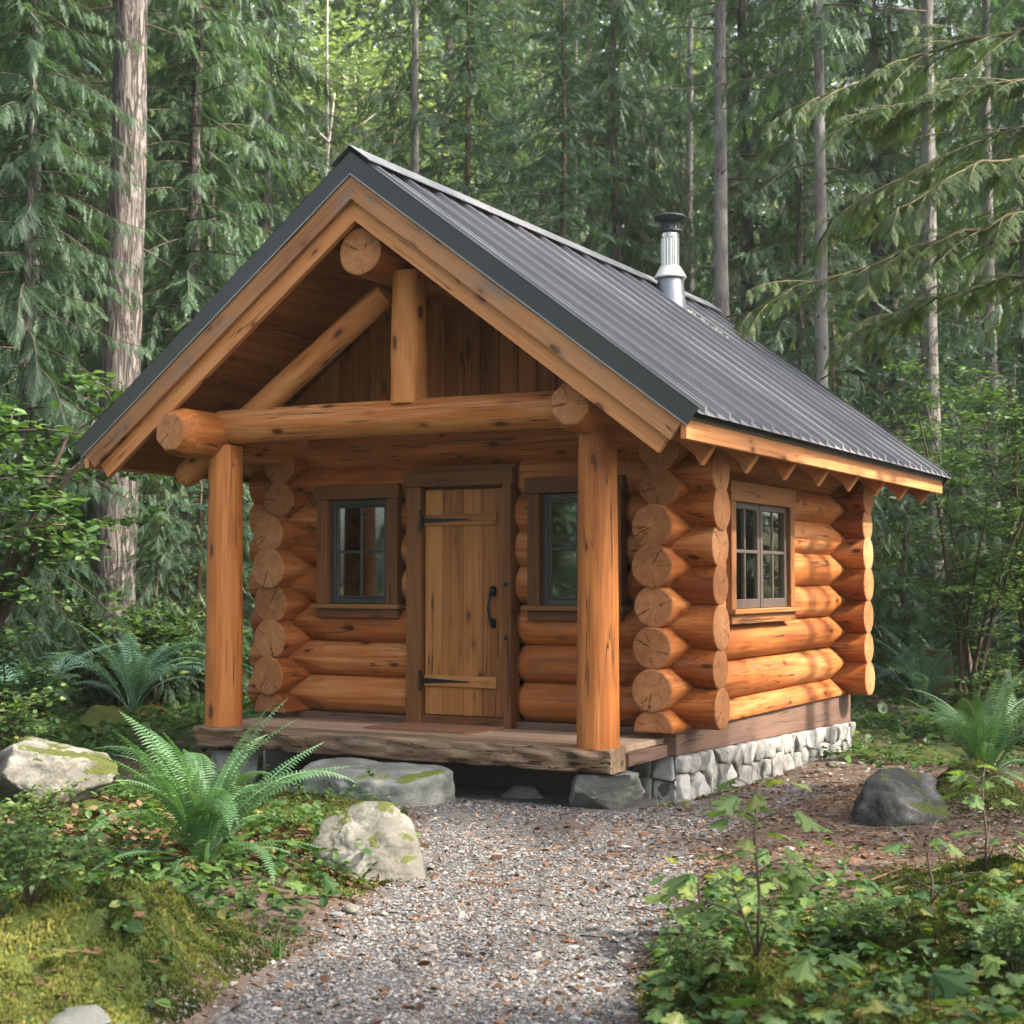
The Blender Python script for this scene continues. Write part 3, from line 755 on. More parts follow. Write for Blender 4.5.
mb = MB(); mb.log((.185, .5, 2.96), (.185, .5, 3.95), .145, .125, seg=28, me=0, facet=[(.0, .24, 0, .75), (.0, .24, pi, .75), (.86, 2, 0, .8)]); mb.build('king_post', M['post'], cabin)
mb = MB(); mb.log((-.06, .56, 3.83), (-2.06, .56, 2.48), .10, .105, seg=24, ch1=.06); mb.build('truss_rafter', LOGM, cabin)
mb = MB(); mb.log((.12, .56, RZ-.12*PTAN-.40), (2.2, .56, RZ-2.2*PTAN-.40), .10, .105, seg=24); mb.build('truss_rafter', LOGM, cabin)
# back truss & gable cladding (vertical boards)
def gable(y0, y1, nm='gable_cladding'):
    mb = MB(); x = -2.0
    while x < 2.0:
        b = .17; xa, xb = x+.002, x+b-.002
        zt_ = lambda q: RZ-.34-abs(q)*PTAN
        mb.prism([(xa, y0, 2.80), (xb, y0, 2.80), (xb, y0, max(2.81, zt_(xb))), ((xa+xb)/2, y0, max(2.81, zt_((xa+xb)/2))), (xa, y0, max(2.81, zt_(xa)))], (0, y1-y0, 0), grain=(0, 0, 1), goff=(random.uniform(-.1, .1), 0))
        mb.box(xb-.016, xb+.02, y0-.018, y0-.001, 2.80, max(2.84, zt_(xb)-.03), 2)
        x += b
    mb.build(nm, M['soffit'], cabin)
gable(1.50, 1.53); gable(5.53, 5.56)
# roof: decking, metal, barge boards, fascia, rafters
roof = MB()
def slope_pt(sx, d, y, off): # d = horizontal distance from the ridge, off = vertical drop under the metal surface
    return (sx*d, y, RZ-d*PTAN-off)
YV0, YV1 = 0.0, 6.985
soff = MB()
nb = 18
for sx in (-1, 1):
    for i in range(nb):
        d0 = .0+2.55*i/nb+.0015; d1 = 2.55*(i+1)/nb-.0015
        soff.prism([slope_pt(sx, d0, YV0+.10, .235), slope_pt(sx, d1, YV0+.10, .235), slope_pt(sx, d1, YV0+.10, .262+random.uniform(0, .004)), slope_pt(sx, d0, YV0+.10, .262)], (0, YV1-YV0-.20, 0), goff=(random.uniform(-.1, .1), random.uniform(-.1, .1)))
    soff.prism([slope_pt(sx, 0.0, YV0+.10, .10), slope_pt(sx, 2.56, YV0+.10, .10), slope_pt(sx, 2.56, YV0+.10, .2345), slope_pt(sx, 0.0, YV0+.10, .2345)], (0, YV1-YV0-.20, 0))
# metal sheets with ribs, one continuous surface per slope
rib = .2328
me_v = []; me_f = []
prof = []
y = YV0+.045
k = 0
prof.append((YV0+.0, .0)); prof.append((YV0+.045, .0))
nr = 16; pit = (YV1-YV0-.09)/nr
for i in range(nr):
    a = YV0+.045+pit*i
    prof += [(a+pit*.10, 0.), (a+pit*.115, .050), (a+pit*.20, .050), (a+pit*.215, 0.), (a+pit*.60, 0), (a+pit*.612, .032), (a+pit*.672, .032), (a+pit*.684, 0)]
prof += [(YV1-.045, 0), (YV1, 0)]
met = MB()
for sx in (-1, 1):
    b = len(met.v); ds = [0.02, .6, 1.2, 1.8, 2.4, 2.70]
    for d in ds:
        for (yy, h) in prof:
            p = slope_pt(sx, d, yy, .012-h); met.v.append(p); met.g.append(p); met.sd.append(.5)
        for (yy, h) in prof:
            p = slope_pt(sx, d, yy, .016-h); met.v.append(p); met.g.append(p); met.sd.append(.5)
    n = len(prof)
    for r_ in range(len(ds)-1):
        for i in range(n-1):
            a = b+r_*2*n+i; c = a+2*n
            q = (a, a+1, c+1, c); met.f.append(q if sx < 0 else q[::-1]); met.mi.append(0); met.sm.append(False)
            a += n; c += n; q = (a, c, c+1, a+1); met.f.append(q if sx < 0 else q[::-1]); met.mi.append(0); met.sm.append(False)
    for i in range(n-1):
        a = b+(len(ds)-1)*2*n+i; q = (a, a+1, a+n+1, a+n); met.f.append(q if sx < 0 else q[::-1]); met.mi.append(0); met.sm.append(False)
for sx in (-1, 1):      # closures at the eave ends of the ribs
    for i in range(1, len(prof)-2):
        if prof[i][1] > 0 and prof[i+1][1] == prof[i][1]:
            b = len(met.v)
            for (yy, h) in (prof[i-1], prof[i], prof[i+1], prof[i+2]):
                p = slope_pt(sx, 2.702, yy, .012-h); met.v.append(p); met.g.append(p); met.sd.append(.5)
            met.f.append((b, b+1, b+2, b+3)); met.mi.append(0); met.sm.append(False)
rf = met.build('metal_roof', M['roof'], cabin)
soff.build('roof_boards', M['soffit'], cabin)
# ridge cap
mb = MB()
for sx in (-1, 1):
    w_ = .17
    mb.prism([(0, YV0-.03, RZ+.066), (sx*w_, YV0-.03, RZ+.066-w_*PTAN), (sx*w_, YV0-.03, RZ+.058-w_*PTAN), (0, YV0-.03, RZ+.058)], (0, YV1-YV0+.06, 0))
mb.build('ridge_cap', M['roof'], rf)
# verge trims (front and back), barge boards in two layers
def verge(ya, yb, top, bot, dmax, mat, name, parent, sgn=1, cut=0., grainmat=None):
    for sx in (-1, 1):
        mb = MB(); d1 = dmax
        mb.prism([slope_pt(sx, 0, ya, top), slope_pt(sx, d1, ya, top), (sx*(d1-(bot-top)*.8*.6), ya, RZ-d1*PTAN-top-(bot-top)*.64), slope_pt(sx, 0, ya, bot)], (0, yb-ya, 0), grain=Vector((sx*1, 0, -PTAN)).normalized(), seed=random.random())
        mb.build(name, mat, parent)
for front in (1, 0):
    Y = (lambda v: YV0+v) if front else (lambda v: YV1-v)
    verge(Y(-.014), Y(-.002), -.022, .150, 2.70, M['trimmetal'], 'verge_trim', rf)
    verge(Y(-.016), Y(-.0145), .142, .152, 2.622, M['drip'], 'metal_hem', rf)
    verge(Y(0), Y(.045), .148, .325, 2.58, M['bargew'] if front else M['barge'], 'barge_board', cabin)
    verge(Y(.047), Y(.092), .255, .480, 2.50, M['barge'], 'barge_board', cabin)
# top flange of verge trim
for front in (1, 0):
    for sx in (-1, 1):
        mb = MB(); a, b = (YV0-.014, YV0+.05) if front else (YV1-.05, YV1+.014)
        mb.prism([slope_pt(sx, 0, a, -.022), slope_pt(sx, 2.70, a, -.022), slope_pt(sx, 2.70, a, -.016), slope_pt(sx, 0, a, -.016)], (0, b-a, 0)); mb.build('verge_trim', M['trimmetal'], rf)
# eave fascia, drip edge, rafters
for sx in (-1, 1):
    mb = MB(); x0, x1 = sx*2.565, sx*2.61; zt_ = RZ-2.61*PTAN-.075
    mb.box(min(x0, x1), max(x0, x1), YV0+.01, YV1-.01, zt_-.165, zt_, 1); mb.build('fascia_board', M['barge'], cabin)
    mb = MB(); a, b = sorted((sx*2.612, sx*2.622)); mb.box(a, b, YV0, YV1, RZ-2.7*PTAN-.045, RZ-2.61*PTAN-.02, 1, bev=.001); mb.build('eave_flashing', M['trimmetal'], rf)
    for i in range(8):
        y = .62+i*.86
        if sx < 0 and i == 0: continue
        mb = MB(); d0, d1 = (1.95, 2.555)
        ta, tb = .266, .405
        mb.prism([slope_pt(sx, d0, y, ta), slope_pt(sx, d1, y, ta), (sx*(d1-.10), y, RZ-d1*PTAN-ta-.135), (sx*(d1-.14), y, RZ-(d1-.14)*PTAN-tb-.03), slope_pt(sx, d0, y, tb+.03)], (0, .078, 0), grain=Vector((sx, 0, -PTAN)).normalized())
        mb.build('rafter_tail', M['barge'], cabin)
# windows
def window_front(x0, x1, z0, z1, yf, sash_mat, name='window', flip=False):
    mb = MB(); s = .105; hd = .12
    mb.box(x0, x0+s, yf-.03, yf+.10, z0+.055, z1-hd, 2); mb.box(x1-s, x1, yf-.03, yf+.10, z0+.055, z1-hd, 2)
    mb.box(x0-.02, x1+.02, yf-.042, yf+.10, z1-hd+.001, z1, 0)
    w_ = mb.build(name, M['trim'], cabin)
    mb = MB(); mb.box(x0-.03, x1+.03, yf-.075, yf+.10, z0+.015, z0+.054, 0); mb.box(x0, x1, yf-.03, yf+.08, z0-.06, z0+.014, 0); mb.build('window_sill', M['trim'], w_)
    a, b, c, d = x0+s+.002, x1-s-.002, z0+.056, z1-hd-.002; t = .045; yy = yf+.03
    mb = MB(); mb.box(a, a+t, yy, yy+.05, c, d, 2); mb.box(b-t, b, yy, yy+.05, c, d, 2); mb.box(a+t, b-t, yy, yy+.05, c, c+t, 0); mb.box(a+t, b-t, yy, yy+.05, d-t, d, 0)
    a2, b2, c2, d2 = a+t, b-t, c+t, d-t; u = .022
    mb.box(a2, a2+u, yy+.012, yy+.045, c2, d2, 2); mb.box(b2-u, b2, yy+.012, yy+.045, c2, d2, 2); mb.box(a2+u, b2-u, yy+.012, yy+.045, c2, c2+u, 0); mb.box(a2+u, b2-u, yy+.012, yy+.045, d2-u, d2, 0)
    sa = mb.build('sash', sash_mat, w_)
    mb = MB(); mx = (a2+b2)/2; mz = (c2+d2)/2
    mb.box(mx-.012, mx+.012, yy+.014, yy+.036, c2+u, d2-u, 2); mb.box(a2+u, mx-.0125, yy+.016, yy+.036, mz-.011, mz+.011, 0); mb.box(mx+.0125, b2-u, yy+.016, yy+.036, mz-.011, mz+.011, 0); mb.build('glazing_bar', sash_mat, w_)
    mb = MB(); mb.box(a2+u*.5, b2-u*.5, yy+.024, yy+.029, c2+u*.5, d2-u*.5, 2, bev=.0005); mb.build('glass_pane', M['glass'], w_)
window_front(*WINL, 1.385, M['sash']); window_front(*WINR, 1.385, M['sash'])
def window_side(xf, sgn):
    y0, y1, z0, z1 = WINS; s = .105
    X = lambda a: xf+sgn*a
    def bx(mb, a0, a1, ya, yb, za, zb, ax, mi=0):
        p, q = sorted((X(a0), X(a1))); mb.box(p, q, ya, yb, za, zb, ax, mi)
    mb = MB(); bx(mb, -.12, .03, y0, y0+s, z0+.06, z1-.16, 2); bx(mb, -.12, .03, y1-s, y1, z0+.06, z1-.16, 2); bx(mb, -.12, .04, y0-.02, y1+.02, z1-.159, z1, 1)
    w_ = mb.build('window', M['trimside'], cabin)
    mb = MB(); bx(mb, -.12, .07, y0-.03, y1+.03, z0+.02, z0+.058, 1); bx(mb, -.1, .03, y0, y1, z0-.06, z0+.019, 1); mb.build('window_sill', M['trimside'], w_)
    a, b, c, d = y0+s+.002, y1-s-.002, z0+.06, z1-.162; m = (a+b)/2; mb = MB(); gb = MB(); gl = MB()
    for (p, q) in ((a, m-.012), (m+.012, b)):
        t = .05
        bx(mb, -.06, -.01, p, p+t, c, d, 2); bx(mb, -.06, -.01, q-t, q, c, d, 2); bx(mb, -.06, -.01, p+t, q-t, c, c+.075, 1); bx(mb, -.06, -.01, p+t, q-t, d-t, d, 1)
        mz = c+(d-c)*.54; bx(gb, -.05, -.014, p+t, q-t, mz-.014, mz+.014, 1)
        cc = (p+q)/2; bx(gb, -.045, -.018, cc-.012, cc+.012, c+.0755, mz-.0145, 2); bx(gb, -.045, -.018, cc-.012, cc+.012, mz+.0145, d-t, 2)
        bx(gl, -.034, -.029, p+.03, q-.03, c+.04, d-.03, 2)
    bx(mb, -.08, -.002, m-.0115, m+.0115, c, d, 2)
    mb.build('sash', M['sashbrown'], w_); gb.build('glazing_bar', M['sashbrown'], w_); gl.build('glass_pane', M['glass'], w_)
window_side(XR+.155, 1); window_side(XL-.155, -1)
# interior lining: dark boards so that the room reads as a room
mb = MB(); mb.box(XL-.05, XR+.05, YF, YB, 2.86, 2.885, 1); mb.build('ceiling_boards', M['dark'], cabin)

# door
dz0, dz1 = .575, 2.375; dx0, dx1 = -.235, .492
mb = MB(); yf = 1.37
mb.box(-.385, -.247, yf-.03, yf+.12, .4995, 2.40, 2); mb.box(.504, .583, yf-.03, yf+.12, .4995, 2.40, 2); mb.box(-.405, .605, yf-.045, yf+.12, 2.4005, 2.525, 0)
mb.box(-.246, .503, yf-.015, yf+.12, .4995, .57, 0)
mb.box(-.38, .57, yf+.075, yf+.25, 2.38, 2.57, 0)
fr = mb.build('door_frame', M['trim'], cabin)
mb = MB(); xs = [dx0, -.07, .122, .305, dx1]
for a, b in zip(xs[:-1], xs[1:]): mb.box(a+.0015, b-.0015, yf+.02, yf+.06, dz0, dz1, 2, bev=.005, off=(random.uniform(-.05, .05), random.uniform(.06, .12)))
dr = mb.build('door', M['door'], cabin)
def strap(z):
    mb = MB(); mb.box(dx0+.004, dx1-.055, yf+.001, yf+.0195, z-.045, z+.045, 0); b = mb.build('door_batten', M['door'], dr)
    mb = MB(); mb.prism([(dx0-.02, yf-.006, z-.022), (dx0+.42, yf-.006, z-.005), (dx0+.44, yf-.006, z), (dx0+.42, yf-.006, z+.005), (dx0-.02, yf-.006, z+.022)], (0, .006, 0))
    mb.box(dx0-.028, dx0-.004, yf-.034, yf-.006, z-.085, z+.085, 2)
    mb.build('hinge_strap', M['iron'], dr)
strap(2.13); strap(.845)
tb = Tubes(); px_ = .405; pts = [(px_, yf+.02, 1.565), (px_, yf-.03, 1.55), (px_, yf-.055, 1.50), (px_, yf-.06, 1.43), (px_, yf-.052, 1.37), (px_, yf-.025, 1.325), (px_, yf+.02, 1.31)]
pts = np.array(pts); pts[:, 0] += [0, 0, .008, -.006, .006, 0, 0]
tb.add(pts, [.012, .013, .010, .013, .010, .013, .012], 10)
for z in (1.565, 1.31): tb.add([(px_, yf+.018, z-.035), (px_, yf+.012, z-.03), (px_, yf+.006, z), (px_, yf+.012, z+.03), (px_, yf+.018, z+.035)], [.006, .02, .026, .02, .006], 12)
h = link('door_handle', tb.mesh('door_handle', M['iron']), dr)
tb = Tubes()
for z in (1.62, 1.20): tb.add([(.543, yf-.028, z), (.543, yf-.036, z), (.543, yf-.040, z)], [.020, .018, .006], 12)
link('bolt_head', tb.mesh('bolt_head', M['iron']), fr)
# chimney
CX, CY = .36, 5.074
mb = MB(); zc = 4.20
mb.lathe((CX, CY, zc), [(.195, 0), (.16, .20), (.118, .585), (.112, .60)], 44); ch = mb.build('chimney', M['flash'], cabin)
mb = MB(); mb.lathe((CX, CY, 4.66), [(.155, .035), (.165, .045), (.160, .058), (.106, .15), (.098, .16), (.094, .155)], 44); mb.build('storm_collar', M['collar'], ch)
mb = MB(); prof_ = [(.092, .0), (.092, .36)]; seg = 72; b = len(mb.v)
for (r_, z) in ((.094, 0), (.094, .02), (.090, .025), (.090, .30), (.094, .31), (.094, .36)):
    for i in range(seg):
        a = 2*pi*i/seg; rr = r_+(.004 if (i//2) % 2 else 0)*(1 if .02 < z < .305 else 0); p = (CX+rr*cos(a), CY+rr*sin(a), 4.80+z); mb.v.append(p); mb.g.append(p); mb.sd.append(.5)
for j in range(5):
    for i in range(seg): k = (i+1) % seg; mb.f.append((b+j*seg+i, b+j*seg+k, b+(j+1)*seg+k, b+(j+1)*seg+i)); mb.mi.append(0); mb.sm.append(False)
mb.build('flue_pipe', M['steel'], ch)
mb = MB(); mb.lathe((CX, CY, 5.155), [(.088, 0), (.122, .004), (.130, .018), (.122, .032), (.090, .036), (.083, .04), (.083, .10), (.10, .115), (.155, .150), (.168, .166), (.160, .176), (.10, .196), (.02, .204)], 44)
for i in range(10):
    a = 2*pi*i/10; mb.box(CX+.088*cos(a)-.006, CX+.088*cos(a)+.006, CY+.088*sin(a)-.006, CY+.088*sin(a)+.006, 5.19, 5.275, 2, bev=.001)
mb.build('chimney_cap', M['cap'], ch)
mb = MB(); 
for i in range(44):
    a = random.uniform(0, .9); d = CX+.10+random.uniform(0, .5); yy = CY+random.uniform(-.13, .17); s_ = random.uniform(.006, .016)
    p = slope_pt(1, d, yy, -.012); mb.box(p[0]-s_, p[0]+s_, yy-s_, yy+s_, p[2]-.02, p[2]+.015, 0, bev=.006)
lf = mb.build('roof_debris', M['stone'], None); tag(lf, 'pale crumbs of moss and needles lying on the roof below the chimney', 'debris', kind='stuff')
# door mat
mb = MB(); n = 26
mb.prism([(-.42, .80, .5005), (.50, .80, .5005), (.56, 1.30, .5005), (-.30, 1.30, .5005)], (0, 0, .016), grain=(1, 0, 0))
tag(mb.build('door_mat', M['mat']), 'thin brown coir door mat lying in front of the plank door', 'door mat')

# ------------------------------------------------------------------ rocks
import bmesh
def rock(name, loc, dims, seed, mat, label, rz=0., cuts=15, rough=.07, cat='rock', cuttop=None, group=None, sub=5, boxy=.15):
    rs = random.Random(seed); bm = bmesh.new(); bmesh.ops.create_icosphere(bm, subdivisions=sub, radius=1)
    pl = []
    for _ in range(cuts):
        n = Vector((rs.gauss(0, 1), rs.gauss(0, 1), rs.gauss(0, .8))).normalized(); pl.append((n, rs.uniform(.50, .84)))
    if cuttop: pl.append((Vector(cuttop[:3]).normalized(), cuttop[3]))
    for v in bm.verts:
        p = v.co.copy(); p /= max(abs(p.x), abs(p.y), abs(p.z))**boxy
        for n, d in pl:
            q = p.dot(n)
            if q > d: p -= n*(q-d)*.97
        e = mnoise.noise(p*1.7+Vector((seed, 0, 0)))*rough*1.6+mnoise.noise(p*4.5+Vector((0, seed, 0)))*rough*.6+(abs(mnoise.noise(p*7+Vector((3, seed, 1))))-.2)*rough*1.1+mnoise.noise(p*16)*rough*.35+mnoise.noise(p*34)*rough*.16
        v.co = p*(1+e)
    me = bpy.data.meshes.new(name)
    for f in bm.faces: f.smooth = True
    for v in bm.verts: v.co = Vector((v.co.x*dims[0], v.co.y*dims[1], v.co.z*dims[2]))
    bm.to_mesh(me); bm.free(); me.materials.append(mat)
    o = link(name, me, None, loc, (0, 0, rz)); tag(o, label, cat, group); return o
def hull_rock(name, loc, pts, seed, mat, label, rz, rough=.03, cat='rock'):
    bm = bmesh.new(); c = sum((Vector(p) for p in pts), Vector())/len(pts)
    for p in pts: bm.verts.new(Vector(p)-c)
    bmesh.ops.convex_hull(bm, input=bm.verts); bm.normal_update(); bm.faces.ensure_lookup_table()
    pl = [(f.normal.copy(), f.normal.dot(f.verts[0].co)) for f in bm.faces]; bm.free()
    pl = [(n, d) if d > 0 else (-n, -d) for n, d in pl]
    bm = bmesh.new(); bmesh.ops.create_icosphere(bm, subdivisions=6, radius=1)
    for v in bm.verts:
        u = v.co.normalized(); inv = sorted((u.dot(n)/d for n, d in pl), reverse=True); k = 28
        t = 1/(sum(max(0, q)**k for q in inv[:4])**(1/k)); p = u*t; q = p*5+Vector((seed*3.1, 0, 0))
        e = mnoise.noise(q)*rough+mnoise.noise(q*2.6)*rough*.45+(abs(mnoise.noise(q*1.5+Vector((9, 9, 9))))-.2)*rough*.9+mnoise.noise(q*8)*rough*.14+mnoise.noise(q*17)*rough*.07
        v.co = p+u*e+c
    me = bpy.data.meshes.new(name)
    for f in bm.faces: f.smooth = True
    bm.to_mesh(me); bm.free(); me.materials.append(mat); o = link(name, me, None, loc, (0, 0, rz)); tag(o, label, cat); return o
x, y = ground_hit(897, 822)
hull_rock('boulder', (x, y+.12, gz1(x, y)), [(-.33, -.12, -.15), (-.31, -.13, .10), (-.25, -.04, .26), (-.10, .04, .29), (.02, .24, .31), (.2, .28, .27), (.30, .16, .20), (.36, -.06, .06), (.35, -.2, -.15), (.20, -.24, .04), (-.02, -.24, .12), (-.02, -.26, -.15), (-.33, .25, -.15), (.37, .25, -.15)], 3, M['rockdark'], 'angular dark boulder with a paler sloping top alone on brown litter right of the cabin', YAW)
x, y = ground_hit(352, 870)
hull_rock('boulder', (x, y+.12, gz1(x, y)), [(-.36, -.08, -.1), (-.32, -.08, .10), (-.22, .02, .25), (-.05, .06, .32), (.12, .04, .33), (.24, 0, .25), (.31, -.1, .05), (.33, -.14, -.1), (.05, -.3, -.1), (-.08, -.26, .07), (.12, -.2, .2), (-.2, .25, -.1), (.3, .25, -.1), (.1, .22, .3)], 5, M['rockpale'], 'cream boulder at the edge of the gravel just right of the big fern', YAW, .028)
hull_rock('step_stone', (.13, .10, .20), [(-.62, -.08, -.14), (-.61, -.06, .05), (-.5, -.22, -.15), (-.52, -.17, .09), (.08, -.27, .05), (.1, -.30, -.15), (.42, -.27, .03), (.45, -.25, -.15), (.60, -.12, -.15), (.57, -.10, .09), (.6, .2, .10), (-.6, .2, .12), (-.45, .24, .14), (.4, .25, .13), (.6, .2, -.15), (-.6, .2, -.15)], 7, M['rockgrey'], 'long flat grey slab used as the step below the porch edge', .03, .03, 'step')
RK = [
 ('boulder', (28, 795), (.52, .40, .32), 8, 'rockpale', 'large rounded cream boulder among leaves near the left edge', .4, .08),
 ('boulder', (100, 728), (.42, .3, .20), 12, 'rockmoss', 'low dark rock capped in green moss behind the pale boulder on the left', .1, .0),
]
for nm, (px, py), dm, sd_, mt, lb, rz, dz in RK:
    x, y = ground_hit(px, py); kw = {}
    if nm == 'step_stone': kw = dict(cuttop=(0, 0, 1, .60), cuts=4, rough=.07, boxy=.85); x, y = .17, .08
    if sd_ == 22: kw = dict(cuttop=(.30, -.25, 1, .5), cuts=8, rough=.05, boxy=.5)
    rock(nm, (x, y+.12 if nm != 'step_stone' else y, gz1(x, y)+dz+.02), dm, sd_, M[mt], lb, rz, cat='step' if nm == 'step_stone' else 'rock', **kw)
rock('footing_rock', (1.70, .56, .19), (.30, .22, .205), 41, M['rockgrey'], 'squat grey-green rock under the deck corner below the right porch post', .1, cuttop=(0, 0, 1, .62), boxy=.6, cuts=7)
rock('footing_rock', (-1.50, .56, .17), (.28, .22, .19), 44, M['rockgrey'], 'grey rock carrying the deck corner below the left porch post', .3, cuttop=(0, 0, 1, .7), boxy=.6, cuts=7)
rock('rock', (1.0, .75, .09), (.20, .12, .07), 52, M['rockgrey'], 'small rounded rock in the dark gap beneath the deck', .3, sub=4)
x, y = ground_hit(72, 1026); rock('rock', (x, y, gz1(x, y)+.0), (.16, .12, .06), 55, M['rockgrey'], 'smooth grey rock at the bottom left corner among the moss', .3, sub=4)
x, y = ground_at(205, 795, .1)
x, y = ground_at(351, 915, .07); rock('rock', (x, y, gz1(x, y)+.02), (.055, .035, .028), 57, M['rockpale'], 'egg-sized tan stone on the grassy edge of the gravel below the cream boulder', .3, sub=3)
x, y = 2.16, .98; rock('rock', (x, y, .06), (.13, .09, .05), 58, M['rockpale'], 'flat pale stone leaning at the foot of the foundation corner', .3, sub=4)
for i in range(16):
    x = random.uniform(2.12, 2.55); y = 1.2+random.uniform(0, 4.3); s_ = random.uniform(.02, .05)
    rock('rock', (x, y, gz1(x, y)+.01), (s_*1.4, s_, s_*.7), 70+i, M['rockpale'], 'small loose pale stone lying in the brown litter along the foundation', random.uniform(0, 3), sub=2, group='loose stones along the foundation')

# ------------------------------------------------------------------ scattered ground stuff
def scatter(n, xr, yr, accept):
    P = np.stack([rng.uniform(*xr, n), rng.uniform(*yr, n)], 1); a = accept(P); return P[rng.random(n) < a]
def camdist(P): return np.linalg.norm(P-CAM[:2], axis=1)
def notcabin(P): return ~((P[:, 0] > -1.85) & (P[:, 0] < 2.03) & (P[:, 1] > 1.25) & (P[:, 1] < 5.8))
def infrustum(P, m=.08):
    d = P-CAM[:2]; z = d@np.array([-sin(YAW), cos(YAW)]); x = d@np.array([cos(YAW), sin(YAW)]); return (z > 3) & (np.abs(x) < z*(.345+m)+.3)
def randrot(n, tilt):
    a = rng.uniform(0, 2*pi, n); t = np.abs(rng.normal(0, tilt, n)); b = rng.uniform(0, 2*pi, n)
    Z = np.stack([np.sin(t)*np.cos(b), np.sin(t)*np.sin(b), np.cos(t)], 1); X0 = np.stack([np.cos(a), np.sin(a), np.zeros(n)], 1)
    Y = np.cross(Z, X0); Y /= np.linalg.norm(Y, axis=1, keepdims=True); X = np.cross(Y, Z); return np.stack([X, Y, Z], 2)
def put_flat(bag, tmpl, P, size, tilt, rnd, dz=0., aspect=None):
    n = len(P); A = randrot(n, tilt)*size[:, None, None]
    T = np.concatenate([P, (gz(P[:, 0], P[:, 1])+dz)[:, None]], 1); bag.put(tmpl, A, T, rnd)
peb = []
for k in range(5):
    o = np.array([[1, 0, 0], [0, 1, 0], [-1, 0, 0], [0, -1, 0], [.3, .1, .62], [0, 0, -.6], [-.35, .3, .6]], float)+rng.normal(0, .16, (7, 3))
    peb.append(Tmp(o*np.array([1.1, .8, .62]), [(0, 1, 4), (1, 6, 4), (1, 2, 6), (2, 3, 6), (3, 4, 6), (3, 0, 4), (1, 0, 5), (2, 1, 5), (3, 2, 5), (0, 3, 5)]))
def acc_g(P):
    s_ = signed(P); n_ = vnoise(P[:, 0], P[:, 1], 1.4, 21)+.6*vnoise(P[:, 0], P[:, 1], 5, 22)
    base = np.clip(.75+s_*4, 0, 1)*(s_ > -.22); d = camdist(P)
    duffy = np.clip(1-np.abs(P[:, 1]+.25+.1*P[:, 0])/.6, 0, 1)*.6
    return base*np.clip(.85+n_*.8-duffy, .05, 1)*notcabin(P)*infrustum(P)*(((P[:, 1] < .45) | (P[:, 0] > 2.0) | (P[:, 0] < -1.8)))*np.clip(1.15-(d-5)/14, .3, 1)
PG = scatter(290000, (-3, 6.5), (-6, 3), acc_g)
bag = Bag(); sz = rng.gamma(3.2, .0019, len(PG))+.0028
rn = np.clip(rng.beta(2, 2, len(PG))+.0, 0, 1); ch_ = rng.integers(0, 5, len(PG))
for k in range(5):
    m = ch_ == k; put_flat(bag, peb[k], PG[m], sz[m], .5, rn[m], .002)
PG2 = scatter(350, (-3, 6.5), (-6, 3), lambda P: (signed(P) > -.1)*infrustum(P)*notcabin(P)*((P[:, 1] < .3) | (P[:, 0] > 2.1)))
put_flat(bag, peb[1], PG2, rng.gamma(4, .006, len(PG2))+.004, .4, rng.choice([.3, .55, .78, .8], len(PG2)), .004)
PG3 = scatter(9000, (1.9, 4.8), (-1.5, 7), lambda P: .5*(signed(P) < 0)*notcabin(P)*np.clip(.3+vnoise(P[:, 0], P[:, 1], 1.3, 31)*2, 0, 1))
put_flat(bag, peb[2], PG3, rng.gamma(4, .003, len(PG3))+.003, .4, rng.uniform(.3, .9, len(PG3)), .002)
tag(link('gravel', bag.mesh('gravel', M['gravel'])), 'loose grey crushed gravel covering the path up to the porch', 'gravel', kind='stuff')

leaf = Tmp([(0, 0, 0), (.28, .22, .05), (.66, .20, .04), (1, 0, -.06), (.66, -.20, .04), (.28, -.22, .05), (.3, 0, 0), (.68, 0, -.01)],
           [(0, 6, 1), (1, 6, 7, 2), (2, 7, 3), (0, 5, 6), (5, 4, 7, 6), (4, 3, 7)], [0]*8)
leafw = Tmp([(0, 0, 0), (.2, .32, .06), (.62, .33, .06), (1, 0, -.08), (.62, -.33, .06), (.2, -.32, .06), (.25, 0, 0), (.65, 0, -.01)],
            [(0, 6, 1), (1, 6, 7, 2), (2, 7, 3), (0, 5, 6), (5, 4, 7, 6), (4, 3, 7)], [0]*8)
flake = Tmp([(-.5, -.2, 0), (.1, -.32, .08), (.5, 0, .0), (.05, .3, .1), (-.42, .2, .02)], [(0, 1, 2, 3, 4)])
stick = Tmp([(-.5, -.02, 0), (.5, -.015, .03), (.5, .015, .03), (-.5, .02, 0), (-.5, 0, .035), (.5, 0, .055)], [(0, 1, 5, 4), (3, 4, 5, 2)])
def acc_l(P):
    s_ = signed(P); br = np.exp(-((P[:, 0]-3.5)/1.6)**2-((P[:, 1]-1)/3.2)**2); d = camdist(P)
    return np.clip(.09*(s_ > 0)+.30*(s_ <= 0)+br*.9, 0, 1)*notcabin(P)*infrustum(P)*np.clip(1.4-d/14, .12, 1)*((P[:, 1] < .3) | (P[:, 0] > 2.0) | (P[:, 0] < -1.8))
PL = scatter(150000, (-5, 7), (-6, 9), acc_l); bag = Bag()
put_flat(bag, flake, PL, rng.gamma(4, .0055, len(PL))+.006, .45, rng.beta(2, 2.4, len(PL)), .006)
PL = scatter(30000, (-5, 7), (-6, 9), acc_l); put_flat(bag, stick, PL, rng.gamma(3, .022, len(PL))+.015, .15, rng.uniform(.0, .8, len(PL)), .006)
